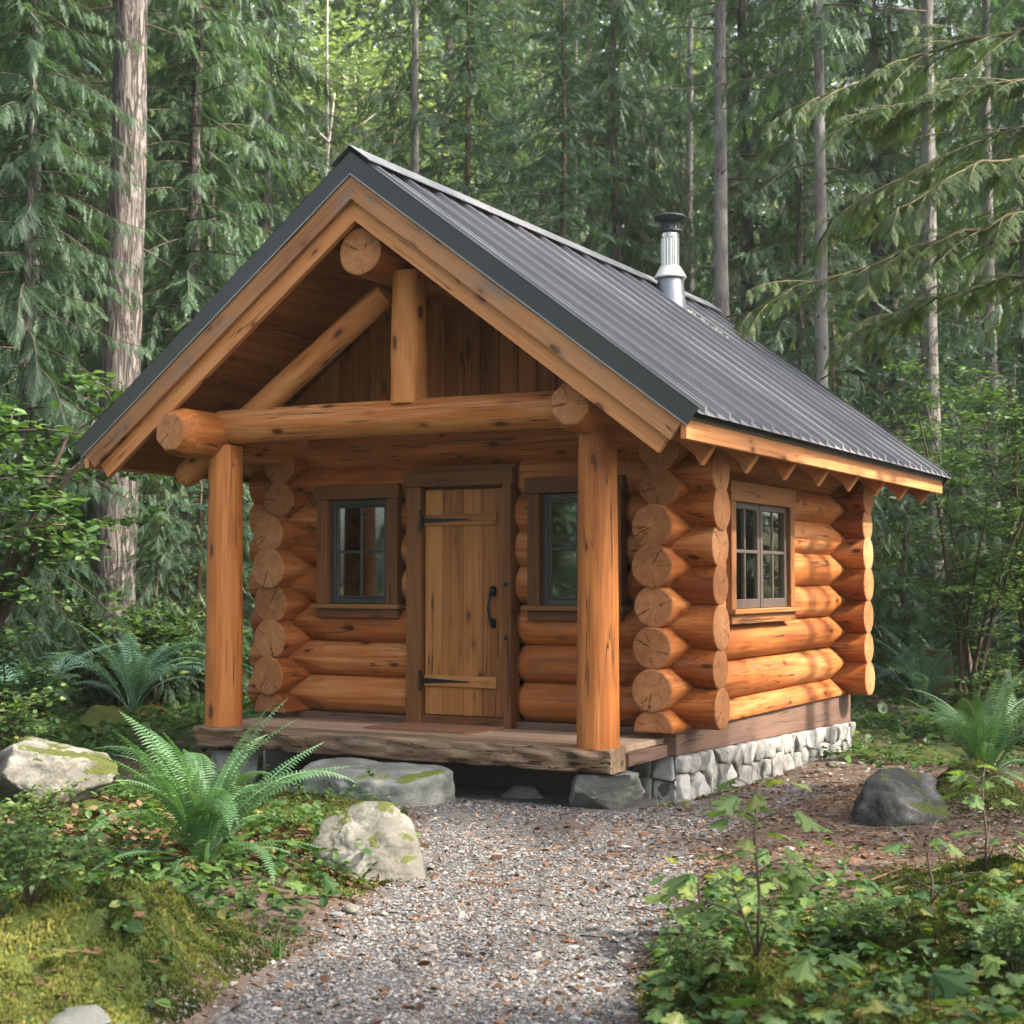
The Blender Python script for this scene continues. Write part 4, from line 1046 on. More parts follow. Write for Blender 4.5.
# dead leaves heaped round the big fern
c = np.array(ground_at(235, 868, .1)); PL = c+rng.normal(0, 1, (1100, 2))*np.array([.5, .25]); PL = PL[signed(PL) < -.02]
put_flat(bag, leafw, PL, rng.gamma(6, .005, len(PL))+.01, .8, rng.uniform(.1, .85, len(PL)), .02)
c = np.array(ground_at(70, 840, .1)); PL = c+rng.normal(0, 1, (160, 2))*.3
put_flat(bag, leafw, PL, rng.gamma(6, .010, len(PL))+.015, .7, rng.uniform(.6, 1, len(PL)), .03)
tag(link('leaf_litter', bag.mesh('leaf_litter', M['litter'])), 'brown fallen leaves, bark flakes and twigs strewn over the forest floor', 'leaf litter', kind='stuff')

# moss tufts
tuft = Tmp([(-.5, 0, 0), (.5, 0, 0), (.12, .25, 1.), (0, -.5, 0), (0, .5, 0), (.2, -.1, 1.1)], [(0, 1, 2), (3, 4, 5)], [-.15, -.15, .1, -.15, -.15, .1])
def acc_m(P):
    s_ = signed(P); mw = np.zeros(len(P))
    for mx, my, r, h in MOUNDS: mw = np.maximum(mw, np.exp(-((P[:, 0]-mx)**2+(P[:, 1]-my)**2)/r**2*.8))
    nn = vnoise(P[:, 0], P[:, 1], .9, 11); br = np.exp(-((P[:, 0]-3.5)/1.3)**2-((P[:, 1]-1)/3.)**2)
    return np.clip(mw*1.4+np.clip(nn*1.4+.05, 0, .6)-br*.7*(1-mw), 0, 1)*(s_ < -.06)*infrustum(P)*notcabin(P)
PM = np.concatenate([scatter(750000, (-.5, 6.8), (-6.2, -1.2), acc_m), scatter(260000, (-4, 6.8), (-1.2, 2.5), acc_m)]); bag = Bag()
put_flat(bag, tuft, PM, rng.gamma(6, .0015, len(PM))+.003, .5, np.clip(.45+vnoise(PM[:, 0], PM[:, 1], 3, 41)*.8+vnoise(PM[:, 0], PM[:, 1], 11, 42)*.6+rng.normal(0, .15, len(PM)), 0, 1), -.001)
tag(link('moss', bag.mesh('moss', M['mossm'])), 'yellow-green moss carpet over the mounds on both sides of the path', 'moss', kind='stuff')

# broadleaf ground cover
def lobed():
    pts = []
    for i in range(37):
        a = -2.6+5.2*i/36; r_ = (.58+.42*abs(cos(a*3.6)))*(1 if abs(a) < 1.3 else .75)*(1.+.04*(-1)**i); pts.append((r_*cos(a)*.55+.45, r_*sin(a)*.55, -.12*r_*abs(sin(a))))
    V = [(0.02, 0, 0)]+pts; F = [(0, i, i+1) for i in range(1, 37)]+[(0, 37, 1)]; return Tmp(V, F, [0]*38)
LOB = lobed()
def acc_c(P):
    s_ = signed(P); n_ = vnoise(P[:, 0], P[:, 1], 1.5, 51)+.5*vnoise(P[:, 0], P[:, 1], 4, 52); d = camdist(P)
    mw = np.zeros(len(P))
    for mx, my, r, h in MOUNDS: mw = np.maximum(mw, np.exp(-((P[:, 0]-mx)**2+(P[:, 1]-my)**2)/r**2*1.6))
    br = np.exp(-((P[:, 0]-3.4)/1.3)**4-((P[:, 1]-.9)/2.6)**4)
    rightbed = ((P[:, 0] > 3.4) & (P[:, 1] < -1.4)) | ((P[:, 0] < 2.2) & (P[:, 1] < -1.))
    return np.clip(.28+n_*1.3+.55*rightbed-br*1.1-mw*np.where(P[:, 0] > 3, 1.15, .72), 0, 1)*(s_ < -.10)*infrustum(P)*notcabin(P)
bag = Bag()
PC = scatter(80000, (-6, 8), (-6.2, 9), acc_c); PC = PC[rng.random(len(PC)) < .62]
n = len(PC); hh = rng.gamma(3, .022, n); A = randrot(n, .45); 
for k in range(3):
    a = rng.uniform(0, 2*pi)+k*2.1; sz = rng.gamma(7, .0052, n)+.01
    Ak = A.copy(); ca, sa = np.cos(a+rng.normal(0, .4, n)), np.sin(a+rng.normal(0, .4, n))
    X = Ak[:, :, 0]*ca[:, None]+Ak[:, :, 1]*sa[:, None]+np.array([0, 0, -.15]); Fm = frames(X, np.array([0, 0, 1.]), rng.normal(0, .3, n))*sz[:, None, None]
    T = np.concatenate([PC, (gz(PC[:, 0], PC[:, 1])+.012+hh*rng.uniform(.5, 1, n))[:, None]], 1)
    bag.put(leafw, Fm, T, np.clip(rng.beta(2, 3, n)*.8+.0+(rng.random(n) < .03)*.5, 0, 1))
PB = scatter(9000, (-3, 7), (-6.2, 1.), lambda P: acc_c(P)*((P[:, 0] > 3.4)*1.+.35*(P[:, 0] < 3.4))*np.clip(1.3-camdist(P)/9, 0, 1)); n = len(PB)
a = rng.uniform(0, 2*pi, n); X = np.stack([np.cos(a), np.sin(a), rng.normal(-.3, .2, n)], 1)
bag.put(LOB, frames(X, np.array([0, 0, 1.]), rng.normal(0, .3, n))*(rng.gamma(8, .0075, n)+.01)[:, None, None], np.concatenate([PB, (gz(PB[:, 0], PB[:, 1])+rng.gamma(3, .035, n)+.02)[:, None]], 1), np.clip(rng.beta(2.5, 2.5, n), 0, 1))
tag(link('ground_cover', bag.mesh('ground_cover', M['cover'])), 'low dark green leafy plants carpeting the beds beside the path', 'ground cover', kind='stuff')
# farther understory carpet
bag = Bag(); PF = scatter(90000, (-22, 9), (1, 34), lambda P: infrustum(P)*notcabin(P)*(signed(P) < -.4)*np.clip(camdist(P)/22, .3, 1)*np.where((P[:, 0] > 1.9) & (P[:, 1] < 6.5) & (P[:, 0] < 4.8), .05, 1)*((P[:, 1] > 6.6) | (P[:, 0] > 1.9) | (P[:, 0] < -2.2)))
n = len(PF); d = camdist(PF); put_flat(bag, leafw, PF, (rng.gamma(6, .006, n)+.02)*(1+d/22), .6, rng.beta(2, 3, n)*.8, .05)
Z = rng.gamma(2, .06, n); 
tag(link('undergrowth_carpet', bag.mesh('undergrowth_carpet', M['cover'])), 'dense low greenery covering the forest floor around and behind the cabin', 'undergrowth', kind='stuff')

# ------------------------------------------------------------------ ferns
def frond_mesh(name, L=.75, n=34, wmax=.11, arch=.9, mat='fern', seed=0, side=.0, dead=False):
    r = np.random.default_rng(seed); V = []; F = []; Rn = []
    # rachis: leaves the crown steeply and arches over
    ts = np.linspace(0, 1, n+6); th = radians_ = (1.15-arch*1.5*ts**1.3); dx = np.cos(th)*L/(n+5); dz = np.sin(th)*L/(n+5)
    px = np.concatenate([[0], np.cumsum(dx)[:-1]]); pz = np.concatenate([[0], np.cumsum(dz)[:-1]]); py = side*ts**2*L
    P = np.stack([px, py, pz], 1); D = np.gradient(P, axis=0); D /= np.linalg.norm(D, axis=1)[:, None]
    Y = np.cross(np.array([0, 0, 1.]), D); Y /= np.linalg.norm(Y, axis=1)[:, None]; N = np.cross(D, Y)
    rw = .006*(1-ts*.8)
    for i in range(len(ts)-1):     # rachis as a thin three-sided strip
        b = len(V); V += [P[i]+Y[i]*rw[i], P[i]-Y[i]*rw[i], P[i]+N[i]*rw[i], P[i+1]+Y[i+1]*rw[i+1], P[i+1]-Y[i+1]*rw[i+1], P[i+1]+N[i+1]*rw[i+1]]
        F += [(b, b+2, b+5, b+3), (b+2, b+1, b+4, b+5)]; Rn += [.75]*6
    for i in range(8, len(ts)):
        t = (i-8)/(len(ts)-9); w_ = wmax*(min(1, .35+t*2.6) if t < .25 else (1-((t-.25)/.75)**1.7)*1.0+.03)*r.uniform(.92, 1.06)
        for s in (-1, 1):
            sp = L/(n+5)*.27
            d = Y[i]*s*.95+D[i]*.22+N[i]*(.12-.25*t); d = d/np.linalg.norm(d)
            tip = P[i]+d*w_-np.array([0, 0, .10*w_+r.uniform(0, .12)*w_]); mid = P[i]+d*w_*.45+N[i]*.05*w_
            b = len(V); rr = .42+r.normal(0, .06)+.15*t
            V += [P[i]-D[i]*sp*.8, mid-D[i]*sp, tip, mid+D[i]*sp*1.1, P[i]+D[i]*sp*.9, mid+N[i]*sp*.25]
            F += [(b, b+1, b+5), (b+1, b+2, b+5), (b+2, b+3, b+5), (b+3, b+4, b+5), (b+4, b, b+5)]; Rn += [rr-.08, rr, rr+.14, rr, rr-.08, rr-.02]
    loops = np.concatenate([np.array(f) for f in F]); tot = np.array([len(f) for f in F])
    return npmesh(name, np.array(V), loops, tot, M[mat], np.clip(Rn, 0, 1))
FR = [frond_mesh('frond', .78, 40, .088, a, 'fern', i, sd_) for i, (a, sd_) in enumerate(((.75, .0), (1.0, .12), (1.25, -.1), (.55, .05)))]
FRB = [frond_mesh('frond', .95, 34, .115, a, 'fernblue', 10+i, sd_) for i, (a, sd_) in enumerate(((.8, .1), (1.05, -.1), (1.3, .05)))]
FRD = [frond_mesh('dead_frond', .5, 20, .06, a, 'deadfern', 20+i, .1) for i, a in enumerate((1.5, 1.7))]
def fern(loc, nfr, scale, label, group=None, blue=False, dead=0, seed=0, low=0, tilt=0.):
    r = random.Random(seed); root = empty('fern', loc); tag(root, label, 'fern', group)
    S = FRB if blue else FR
    for i in range(nfr):
        a = 2*pi*i/nfr+r.uniform(-.25, .25); inner = r.random()
        k = 0 if inner > .6 else (1 if inner > .3 else 2)
        if not blue and inner > .8: k = 3
        s = scale*r.uniform(.75, 1.1); me = S[k % len(S)]
        link('frond', me, root, (cos(a)*.03, sin(a)*.03, 0), (r.uniform(-.25, .25), r.uniform(-.45, .12)+tilt, a), s)
    for i in range(low):
        a = 2*pi*i/low+r.uniform(-.3, .3); link('frond', S[i % 3], root, (0, 0, -.02), (r.uniform(-.4, .4), r.uniform(.25, .6), a), scale*r.uniform(.6, .85))
    for i in range(dead):
        a = r.uniform(0, 2*pi); link('dead_frond', FRD[i % 2], root, (cos(a)*.05, sin(a)*.05, .03), (r.uniform(-.5, .5), r.uniform(.5, 1.0), a), scale*r.uniform(.5, 1))
    return root
x, y = ground_hit(215, 868); fern((x-.08, y, gz1(x, y)), 36, 1.2, 'big bright sword fern with upright feathery fronds left of the path before the porch', dead=12, seed=4, low=12)
x, y = ground_at(132, 722, .1); fern((x, y, gz1(x, y)+.10), 24, 1.35, 'dusky blue-green fern with long arching fronds beneath the thick cedar trunk on the left', blue=True, dead=3, seed=5)
x, y = ground_at(62, 700, .1); fern((x, y, gz1(x, y)+.1), 20, 1.3, 'blue-green fern at the far left behind the mossy rock', blue=True, seed=15)
x, y = ground_at(178, 705, .1); fern((x, y, gz1(x, y)+.1), 18, 1.2, 'blue-green fern just left of the left porch post', blue=True, seed=16)
x, y = ground_at(985, 785, .1); fern((x, y, gz1(x, y)+.08), 32, 1.25, 'grey-green fern with arching fronds by the right edge above the dark boulder', blue=False, dead=4, seed=6, low=8)
x, y = ground_at(930, 700, .1); fern((x-.1, y, gz1(x, y)), 14, 1.3, 'dark arching fern in the shade to the right of the back corner of the cabin', blue=True, seed=8)
BF = [(880, 670, .0), (1010, 660, 0), (60, 700, 0), (960, 640, 0), (170, 650, 0), (30, 640, 0), (905, 640, 0), (270, 640, 0), (75, 655, 0), (1000, 690, 0), (935, 665, 0), (20, 735, 0), (190, 690, 0)]
for i, (px, py, _) in enumerate(BF):
    x, y = ground_at(px, py, .1)
    dd = (y+8.9)
    if dd > 26: x, y = ahead(px, 24)
    fern((x, y, gz1(x, y)+.03), 13, random.uniform(1.1, 1.5), 'dark sword fern half lost in the undergrowth near the forest trunks', 'undergrowth ferns', blue=(i % 3 > 0), seed=50+i)

# ------------------------------------------------------------------ trees
def spray_tmpl(seed, n=11, L=1., wl=.30, lw=.045, ang=.95, droop=.25, taper=1.3):
    """a flat twig spray: an axis along x with paired leaflets"""
    r = np.random.default_rng(seed); V = []; F = []; Rn = []
    for i in range(n):
        t = (i+.6)/n; x = t*L; z = -droop*t**1.6*L; prof = (1-t)**.75*(.35+min(1, t*3.2)*.65)
        for s in (-1, 1):
            a = ang+r.normal(0, .12); l = wl*prof*r.uniform(.75, 1.2)*taper; w_ = lw*r.uniform(.8, 1.25)
            d = np.array([cos(a), s*sin(a), -.15-r.uniform(0, .35)]); p = np.array([x, 0, z]); tip = p+d*l; e = np.array([-d[1], d[0], 0])*w_
            m_ = p+d*l*.5; b = len(V); V += [p, m_+e, tip, m_-e]; F.append((b, b+1, b+2, b+3)); q = r.normal(0, .06); Rn += [q-.1, q, q+.14, q]
    b = len(V); V += [(L*.75, .02, -droop*.62), (L*1.08, 0, -droop*1.15), (L*.75, -.02, -droop*.62), (0, .014, 0), (L*.75, .014, -droop*.62), (L*.75, -.014, -droop*.62), (0, -.014, 0)]
    F += [(b, b+1, b+2), (b+3, b+4, b+5, b+6)]; Rn += [.1]*7
    return Tmp(np.array(V), F, Rn)
SPR = {'cedar': [spray_tmpl(i, 15, 1, .30, .024, .80, .42) for i in range(4)],
       'spruce': [spray_tmpl(10+i, 15, 1, .20, .024, .85, .12, 1.6) for i in range(4)],
       'hemlock': [spray_tmpl(20+i, 14, 1, .26, .022, .85, .22, 1.3) for i in range(4)]}
def conifer_meshes(kind, H, z0, Lmax, rtrunk, seed, nb=100, spr=.5, per=.16, droop=.5, barkm='barkcedar', dead=0, sweep=.25, topk=1.):
    r = np.random.default_rng(seed); bag = Bag(); tb = Tubes(); tr = Tubes()
    lean = r.normal(0, .006, 2); zs = np.linspace(-.6, H, 26); wob = np.cumsum(r.normal(0, .012, (26, 2)), 0)
    rad = rtrunk*(.8 if nb > 100 else 1)*(1-np.clip(zs, 0, H)/H*.93)*(1+.5*np.exp(-np.clip(zs+.3, 0, 9)*2.2)); tr.add(np.stack([wob[:, 0]+lean[0]*zs, wob[:, 1]+lean[1]*zs, zs], 1), rad, 20, .025)
    A = []; T = []; Rn = []
    for b in range(nb):
        f = (b+.5)/nb; f = f**.9; z = z0+(H-z0)*f*.985; az = b*2.399+r.normal(0, .35); L = Lmax*(1-f)**.48*r.uniform(.6, 1.12)*topk+.25
        if z0 > 0.5*H: L = Lmax*sin(pi*min(.98, .25+f*.75))**.7*r.uniform(.6, 1.1)
        n = max(4, int(L/.28)); t = np.linspace(0, 1, n+1); c, s = cos(az), sin(az)
        up0 = .25*(f-.25)+r.normal(0, .10); dk = r.uniform(.45, 1.5); rr = L*t*(1-.08*t); zz = z+up0*L*t-droop*dk*L*t**1.7*.62+sweep*r.uniform(.3, 2)*L*np.clip(t-.55, 0, 1)**2*1.6
        bend = r.normal(0, .2)*L*t**2; P = np.stack([c*rr-s*bend, s*rr+c*bend, zz], 1)
        tb.add(P, .013*(rtrunk/.2)**.3*(1-t*.85)*(.5+L/3), 5)
        D = np.gradient(P, axis=0); D /= np.linalg.norm(D, axis=1)[:, None]
        m = max(6, int(L/per)); br = r.normal(0, .07)
        for i in range(m):
            tt = .03+.97*(i+r.uniform(0, .8))/m; tt = min(tt, .999); k = tt*n; k0 = min(int(k), n-1); p = P[k0]+(P[k0+1]-P[k0])*(k-k0); d = D[k0]
            side = 1 if i % 2 else -1; lat = np.cross([0, 0, 1.], d); ln = np.linalg.norm(lat); lat = lat/max(ln, 1e-6)
            an = r.uniform(.75, 1.2)*(1-.45*tt); v = d*cos(an)*r.uniform(.3, 1.1)+lat*side*sin(an)*r.uniform(.3, 1.1)+np.array([0, 0, -(.10+droop*.5)*r.uniform(-.2, 1.8)])
            sl = spr*(1.15-.55*tt)*min(1., .45+L/2.6)*r.uniform(.7, 1.25)
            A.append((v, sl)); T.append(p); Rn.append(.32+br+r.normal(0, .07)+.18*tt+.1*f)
        # terminal
        A.append((D[-1]+np.array([0, 0, -.1]), spr*.8)); T.append(P[-1]); Rn.append(.5+br)
    X = np.array([a[0] for a in A]); sl = np.array([a[1] for a in A]); T = np.array(T); Rn = np.array(Rn)
    Fm = frames(X, np.array([0, 0, 1.]), r.normal(0, .35, len(X)))*sl[:, None, None]; ch_ = r.integers(0, 4, len(X))
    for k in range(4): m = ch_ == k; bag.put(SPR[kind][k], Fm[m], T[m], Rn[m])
    for _ in range(dead):
        z = r.uniform(1.5, max(z0, 3)); az = r.uniform(0, 2*pi); L = r.uniform(.15, .9)*(1 if r.random() < .75 else 1.8); c, s = cos(az), sin(az)
        tb.add([(0, 0, z), (c*L*.5, s*L*.5, z+.02*L), (c*L, s*L, z-.12*L+r.normal(0, .05))], [.022, .014, .005], 5)
    mt = {'cedar': 'cedar', 'spruce': 'spruce', 'hemlock': 'hemlock'}[kind]
    return tr.mesh('trunk', M[barkm]), tb.mesh('limbs', M['twig']), bag.mesh('crown', M[mt])
def decid_meshes(H, R_, rtrunk, seed, nleaf=9000, size=.11, mat='decid', barkm='barkpale', z0=.3, lobes=26):
    r = np.random.default_rng(seed); tr = Tubes(); zs = np.linspace(-.3, H*.9, 14); wob = np.cumsum(r.normal(0, .05, (14, 2)), 0)*H/12
    C_ = np.stack([wob[:, 0], wob[:, 1], zs], 1); tr.add(C_, rtrunk*(1-np.clip(zs, 0, H)/H*.85), 10, .03)
    tb = Tubes(); T = []; N_ = []
    for i in range(lobes):
        f = r.uniform(z0, 1.0); z = H*f; az = r.uniform(0, 2*pi); L = R_*sqrt(max(.08, 1-((f-.6)/.5)**2))*r.uniform(.45, 1.); s0 = np.array([np.interp(z*.85, zs, C_[:, 0]), np.interp(z*.85, zs, C_[:, 1]), z*.85])
        e = s0+np.array([cos(az)*L, sin(az)*L, .15*H*r.uniform(.1, .6)]); m_ = (s0+e)/2+r.normal(0, .08*L, 3)+np.array([0, 0, .08*L]); tb.add([s0, m_, e], [.03*H/8, .018*H/8, .006], 5)
        k = nleaf//lobes; q = r.uniform(.25, 1.15, k)[:, None]; base = s0+(e-s0)*q
        sp = R_*.30; off = r.normal(0, 1, (k, 3))*np.array([sp, sp, sp*.32]); T.append(base+off)
    T = np.concatenate(T); n = len(T); bag = Bag(); F = randrot_r(r, n, .6)*(size*r.uniform(.6, 1.3, n))[:, None, None]
    bag.put(leafw, F, T, np.clip(r.beta(2.2, 2.4, n), 0, 1)); return tr.mesh('trunk', M[barkm]), tb.mesh('limbs', M[barkm]), bag.mesh('crown', M[mat])
def randrot_r(r, n, tilt):
    a = r.uniform(0, 2*pi, n); t = np.abs(r.normal(0, tilt, n)); b = r.uniform(0, 2*pi, n)
    Z = np.stack([np.sin(t)*np.cos(b), np.sin(t)*np.sin(b), np.cos(t)], 1); X0 = np.stack([np.cos(a), np.sin(a), np.zeros(n)], 1)
    Y = np.cross(Z, X0); Y /= np.linalg.norm(Y, axis=1, keepdims=True); X = np.cross(Y, Z); return np.stack([X, Y, Z], 2)

V_ = {}
V_['cedar'] = [conifer_meshes('cedar', 19, .6, 3.6, .24, 101, 150, .50, .085, .75), conifer_meshes('cedar', 22, 1.2, 3.2, .26, 102, 165, .48, .09, .65), conifer_meshes('cedar', 16, .3, 3.0, .18, 103, 130, .46, .085, .85)]
V_['spruce'] = [conifer_meshes('spruce', 20, 1.0, 2.9, .22, 111, 180, .46, .085, .35, 'barkbrown', 6), conifer_meshes('spruce', 17, .5, 2.6, .18, 112, 160, .42, .085, .45, 'barkbrown', 6)]
V_['hemlock'] = [conifer_meshes('hemlock', 18, .8, 3.4, .2, 121, 150, .42, .08, .5, 'barkbrown', 10)]
V_['tall'] = [conifer_meshes('spruce', 26, 12.5, 2.6, .165, 131, 60, .6, .16, .4, 'barkgrey', 34), conifer_meshes('cedar', 27, 11.5, 3.2, .17, 132, 60, .6, .17, .6, 'barkgrey', 26)]
V_['young'] = [conifer_meshes('spruce', 6.0, .2, 1.6, .07, 141, 80, .34, .09, .35, 'barkbrown'), conifer_meshes('cedar', 5.0, .2, 1.5, .06, 142, 70, .36, .09, .7, 'barkbrown')]
V_['decid'] = [decid_meshes(15, 3.6, .14, 151, 14000, .16), decid_meshes(11, 3.0, .10, 152, 11000, .14)]
def tree(kind, k, x, y, sc, label, group=None, rz=None, cat='tree', name=None, zsc=1., dz=0.):
    tr, lb, cr = V_[kind][k % len(V_[kind])]; z = gz1(x, y)+dz
    root = empty(name or {'cedar': 'cedar_tree', 'spruce': 'spruce_tree', 'hemlock': 'hemlock_tree', 'tall': 'conifer_tree', 'young': 'young_conifer', 'decid': 'broadleaf_tree'}[kind], (x, y, z), random.uniform(0, 6.28) if rz is None else rz, sc)
    root.scale = (sc, sc, sc*zsc); tag(root, label, cat, group); t = link('trunk', tr, root); link('limbs', lb, t); link('crown', cr, root); return root
# trunks one can tell apart
def at(px, depth): return ahead(px, depth)
V_['bigcedar'] = [conifer_meshes('cedar', 27, 10.5, 3.4, .30, 161, 50, .62, .17, .7, 'barkcedar', 4)]
x, y = at(112, 19.5); tree('bigcedar', 0, x, y, 1.0, 'thick straight cedar trunk with furrowed pinkish-grey bark left of the cabin', rz=.4, name='cedar_tree')
for (px, dep, sc, lab) in [(720, 26, .98, 'tall bare grey conifer trunk with knots just right of the chimney pipe'),
                           (821, 25, .84, 'bare lichen-grey conifer trunk rising behind the right part of the metal roof'),
                           (413, 30, .80, 'slim bare grey conifer trunk above the left end of the roof ridge'),
                           (572, 40, .8, 'distant bare trunk high up in the green behind the middle of the roof'),
                           (934, 27, 1.05, 'thick brownish trunk standing in the dark wood right of the cabin roof'),
                           (992, 28, .85, 'grey trunk near the right edge behind the overhanging hemlock limbs'),
                           (895, 33, .75, 'short visible grey trunk between two thicker ones on the right'),
                           (690, 38, .95, 'blurred brown trunk directly behind the chimney cap'),
                           (28, 20, .62, 'slender grey-brown trunk near the left edge beside the thick cedar'),
                           (262, 46, .9, 'far pale trunk behind the hanging cedar sprays left of the roof peak')]:
    x, y = at(px, dep); tree('tall', int(px) % 2, x, y, sc, lab)
# thin pale dead stems in the bright gap
def stem_tree(px, dep, H, r_, label, lean=0.):
    x, y = at(px, dep); z = gz1(x, y); tb = Tubes(); n = 12; zs = np.linspace(-.3, H, n); r0 = np.random.default_rng(int(px))
    P = np.stack([lean*zs+np.cumsum(r0.normal(0, .03, n)), np.cumsum(r0.normal(0, .03, n)), zs], 1); tb.add(P, r_*(1-np.clip(zs, 0, H)/H*.8), 8, .02)
    lb = Tubes()
    for i in range(9):
        k = r0.integers(4, n-1); a = r0.uniform(0, 6.3); L = r0.uniform(.5, 1.8); p = P[k]; lb.add([p, p+np.array([cos(a)*L*.5, sin(a)*L*.5, .3*L]), p+np.array([cos(a)*L, sin(a)*L, .75*L])], [r_*.4, r_*.25, .006], 5)
    root = empty('bare_stem', (x, y, z)); tag(root, label, 'dead tree'); link('trunk', tb.mesh('trunk', M['barkpale']), root); link('limbs', lb.mesh('limbs', M['barkpale']), root)
stem_tree(320, 36, 17, .09, 'thin pale bare stem standing upright in the bright gap left of the roof peak')
stem_tree(284, 34, 12, .10, 'crooked pale stem leaning in the bright gap left of the roof peak', .09)

# the mass of the forest, tree by tree
G = {'cedar': ('dark cedar with drooping sprays, one of many in the forest wall around the cabin', 'cedars in the forest wall'),
     'spruce': ('blue-green spruce with dense short sprays, one of many in the forest wall', 'spruces in the forest wall'),
     'hemlock': ('yellow-green hemlock with fine layered sprays, one of several in the forest', 'hemlocks in the forest wall'),
     'decid': ('bright light green broadleaf tree in the sunlit gap far behind the cabin', 'broadleaf trees in the far gap'),
     'young': ('young conifer growing among the undergrowth at the forest edge', 'young conifers at the forest edge')}
plan = []
for px, dep, kd, sc in [(-75, 21, 'cedar', 1.0), (70, 24, 'hemlock', .9), (35, 22.5, 'cedar', .95), (22, 18.0, 'cedar', .60), (185, 21.5, 'cedar', .7), (205, 23, 'cedar', .92), (95, 26, 'cedar', 1.1), (262, 31, 'cedar', .95), (-10, 30, 'cedar', 1.1), (170, 33, 'cedar', 1.15),
                        (470, 31, 'spruce', .80), (560, 28, 'spruce', .82), (620, 33, 'cedar', .95), (390, 38, 'spruce', .9), (510, 42, 'cedar', 1.1), (680, 42, 'spruce', 1.1), (755, 33, 'cedar', 1.05), (800, 30, 'cedar', .95),
                        (880, 33, 'cedar', 1.1), (860, 40, 'spruce', 1.2), (960, 36, 'cedar', 1.15), (1030, 31, 'cedar', 1.05), (1090, 24, 'cedar', 1.0), (925, 45, 'cedar', 1.3), (1010, 44, 'spruce', 1.25),
                        (440, 47, 'cedar', 1.2), (590, 50, 'spruce', 1.3), (730, 50, 'cedar', 1.3), (820, 52, 'cedar', 1.35), (650, 56, 'cedar', 1.4), (100, 42, 'cedar', 1.3), (10, 40, 'spruce', 1.3), (215, 46, 'hemlock', 1.2),
                        (300, 50, 'decid', 1.35), (345, 45, 'decid', 1.22), (255, 55, 'decid', 1.62), (330, 62, 'decid', 2.03), (400, 60, 'decid', 2.03), (470, 62, 'decid', 2.16), (215, 60, 'decid', 1.89), (540, 66, 'decid', 2.29), (370, 52, 'decid', 1.49),
                        (640, 68, 'decid', 2.29), (740, 66, 'decid', 2.16), (290, 75, 'cedar', 1.3), (380, 76, 'spruce', 1.4), (500, 78, 'cedar', 1.5), (600, 80, 'cedar', 1.6), (700, 78, 'spruce', 1.6), (160, 72, 'cedar', 1.5), (60, 66, 'cedar', 1.5),
                        (-60, 55, 'cedar', 1.4), (820, 75, 'cedar', 1.6), (910, 70, 'cedar', 1.6), (1000, 64, 'cedar', 1.5), (1080, 50, 'cedar', 1.4), (450, 95, 'spruce', 1.9), (330, 95, 'decid', 2.97), (560, 98, 'cedar', 2.0), (230, 95, 'cedar', 1.9),
                        (700, 100, 'cedar', 2.0), (800, 98, 'spruce', 2.0), (910, 95, 'cedar', 2.0), (1010, 90, 'cedar', 2.0), (110, 95, 'cedar', 2.0), (10, 92, 'cedar', 2.0)]:
    x, y = at(px, dep)
    i = len(plan); tree(kd, i, x, y, sc, *G[kd]); plan.append((x, y))
for i, (px, dep, k, sc) in enumerate([(745, 21.5, 0, .85), (790, 23, 1, .9), (860, 22, 1, .8), (905, 24, 0, .9), (960, 22, 1, .8), (1020, 20, 0, .8), (160, 18.5, 1, .6), (200, 20, 0, .75), (80, 22, 1, .8), (15, 17, 1, .55), (245, 22, 1, .8), (40, 25, 0, 1.), (570, 24, 0, .95), (530, 26, 1, 1.1), (650, 25, 1, 1.0), (835, 27, 0, 1.2), (940, 28, 0, 1.2)]):
    x, y = at(px, dep); tree('young', k, x, y, sc, *G['young'])

# shrubs
def shrub_meshes(H, R_, seed, nst=9, nl=900, size=.075, mat='shrub', flat=.3, tmpl=None):
    r = np.random.default_rng(seed); tb = Tubes(); T = []; 
    for i in range(nst):
        a = r.uniform(0, 2*pi); L = R_*r.uniform(.3, 1); h = H*r.uniform(.55, 1.); P = np.array([(0, 0, -.05), (cos(a)*L*.3, sin(a)*L*.3, h*.45), (cos(a)*L*.7, sin(a)*L*.7, h*.85), (cos(a)*L*1.1, sin(a)*L*1.1, h)])+r.normal(0, .03, (4, 3))*np.array([[0], [1], [1], [1]])
        tb.add(P, [.012*H, .009*H, .006*H, .002], 5)
        for j in range(7):
            f = r.uniform(.3, 1.)*3; k = min(int(f), 2); p = P[k]+(P[k+1]-P[k])*(f-k); b = r.uniform(0, 2*pi); l = R_*r.uniform(.25, .55); e = p+np.array([cos(b)*l, sin(b)*l, l*r.uniform(-.15, .35)]); tb.add([p, (p+e)/2+[0, 0, .02], e], [.005*H, .003*H, .0015], 4)
            m = nl//(nst*7); q = r.uniform(.1, 1.1, m)[:, None]; T.append(p+(e-p)*q+r.normal(0, 1, (m, 3))*np.array([size*.9, size*.9, size*flat]))
    T = np.concatenate(T); n = len(T); bag = Bag(); bag.put(tmpl or leafw, randrot_r(r, n, .45)*(size*r.uniform(.6, 1.25, n))[:, None, None], T, np.clip(r.beta(2, 3, n)+(r.random(n) < .05)*.4, 0, 1))
    return tb.mesh('stems', M['twig']), bag.mesh('foliage', M[mat])
SH = [shrub_meshes(1.6, .9, 201, 9, 1500, .075), shrub_meshes(1.1, .8, 202, 9, 1300, .085), shrub_meshes(2.4, 1.1, 203, 8, 2000, .07)]
SHB = [shrub_meshes(2.4, 1.1, 204, 10, 3000, .085, 'light')]
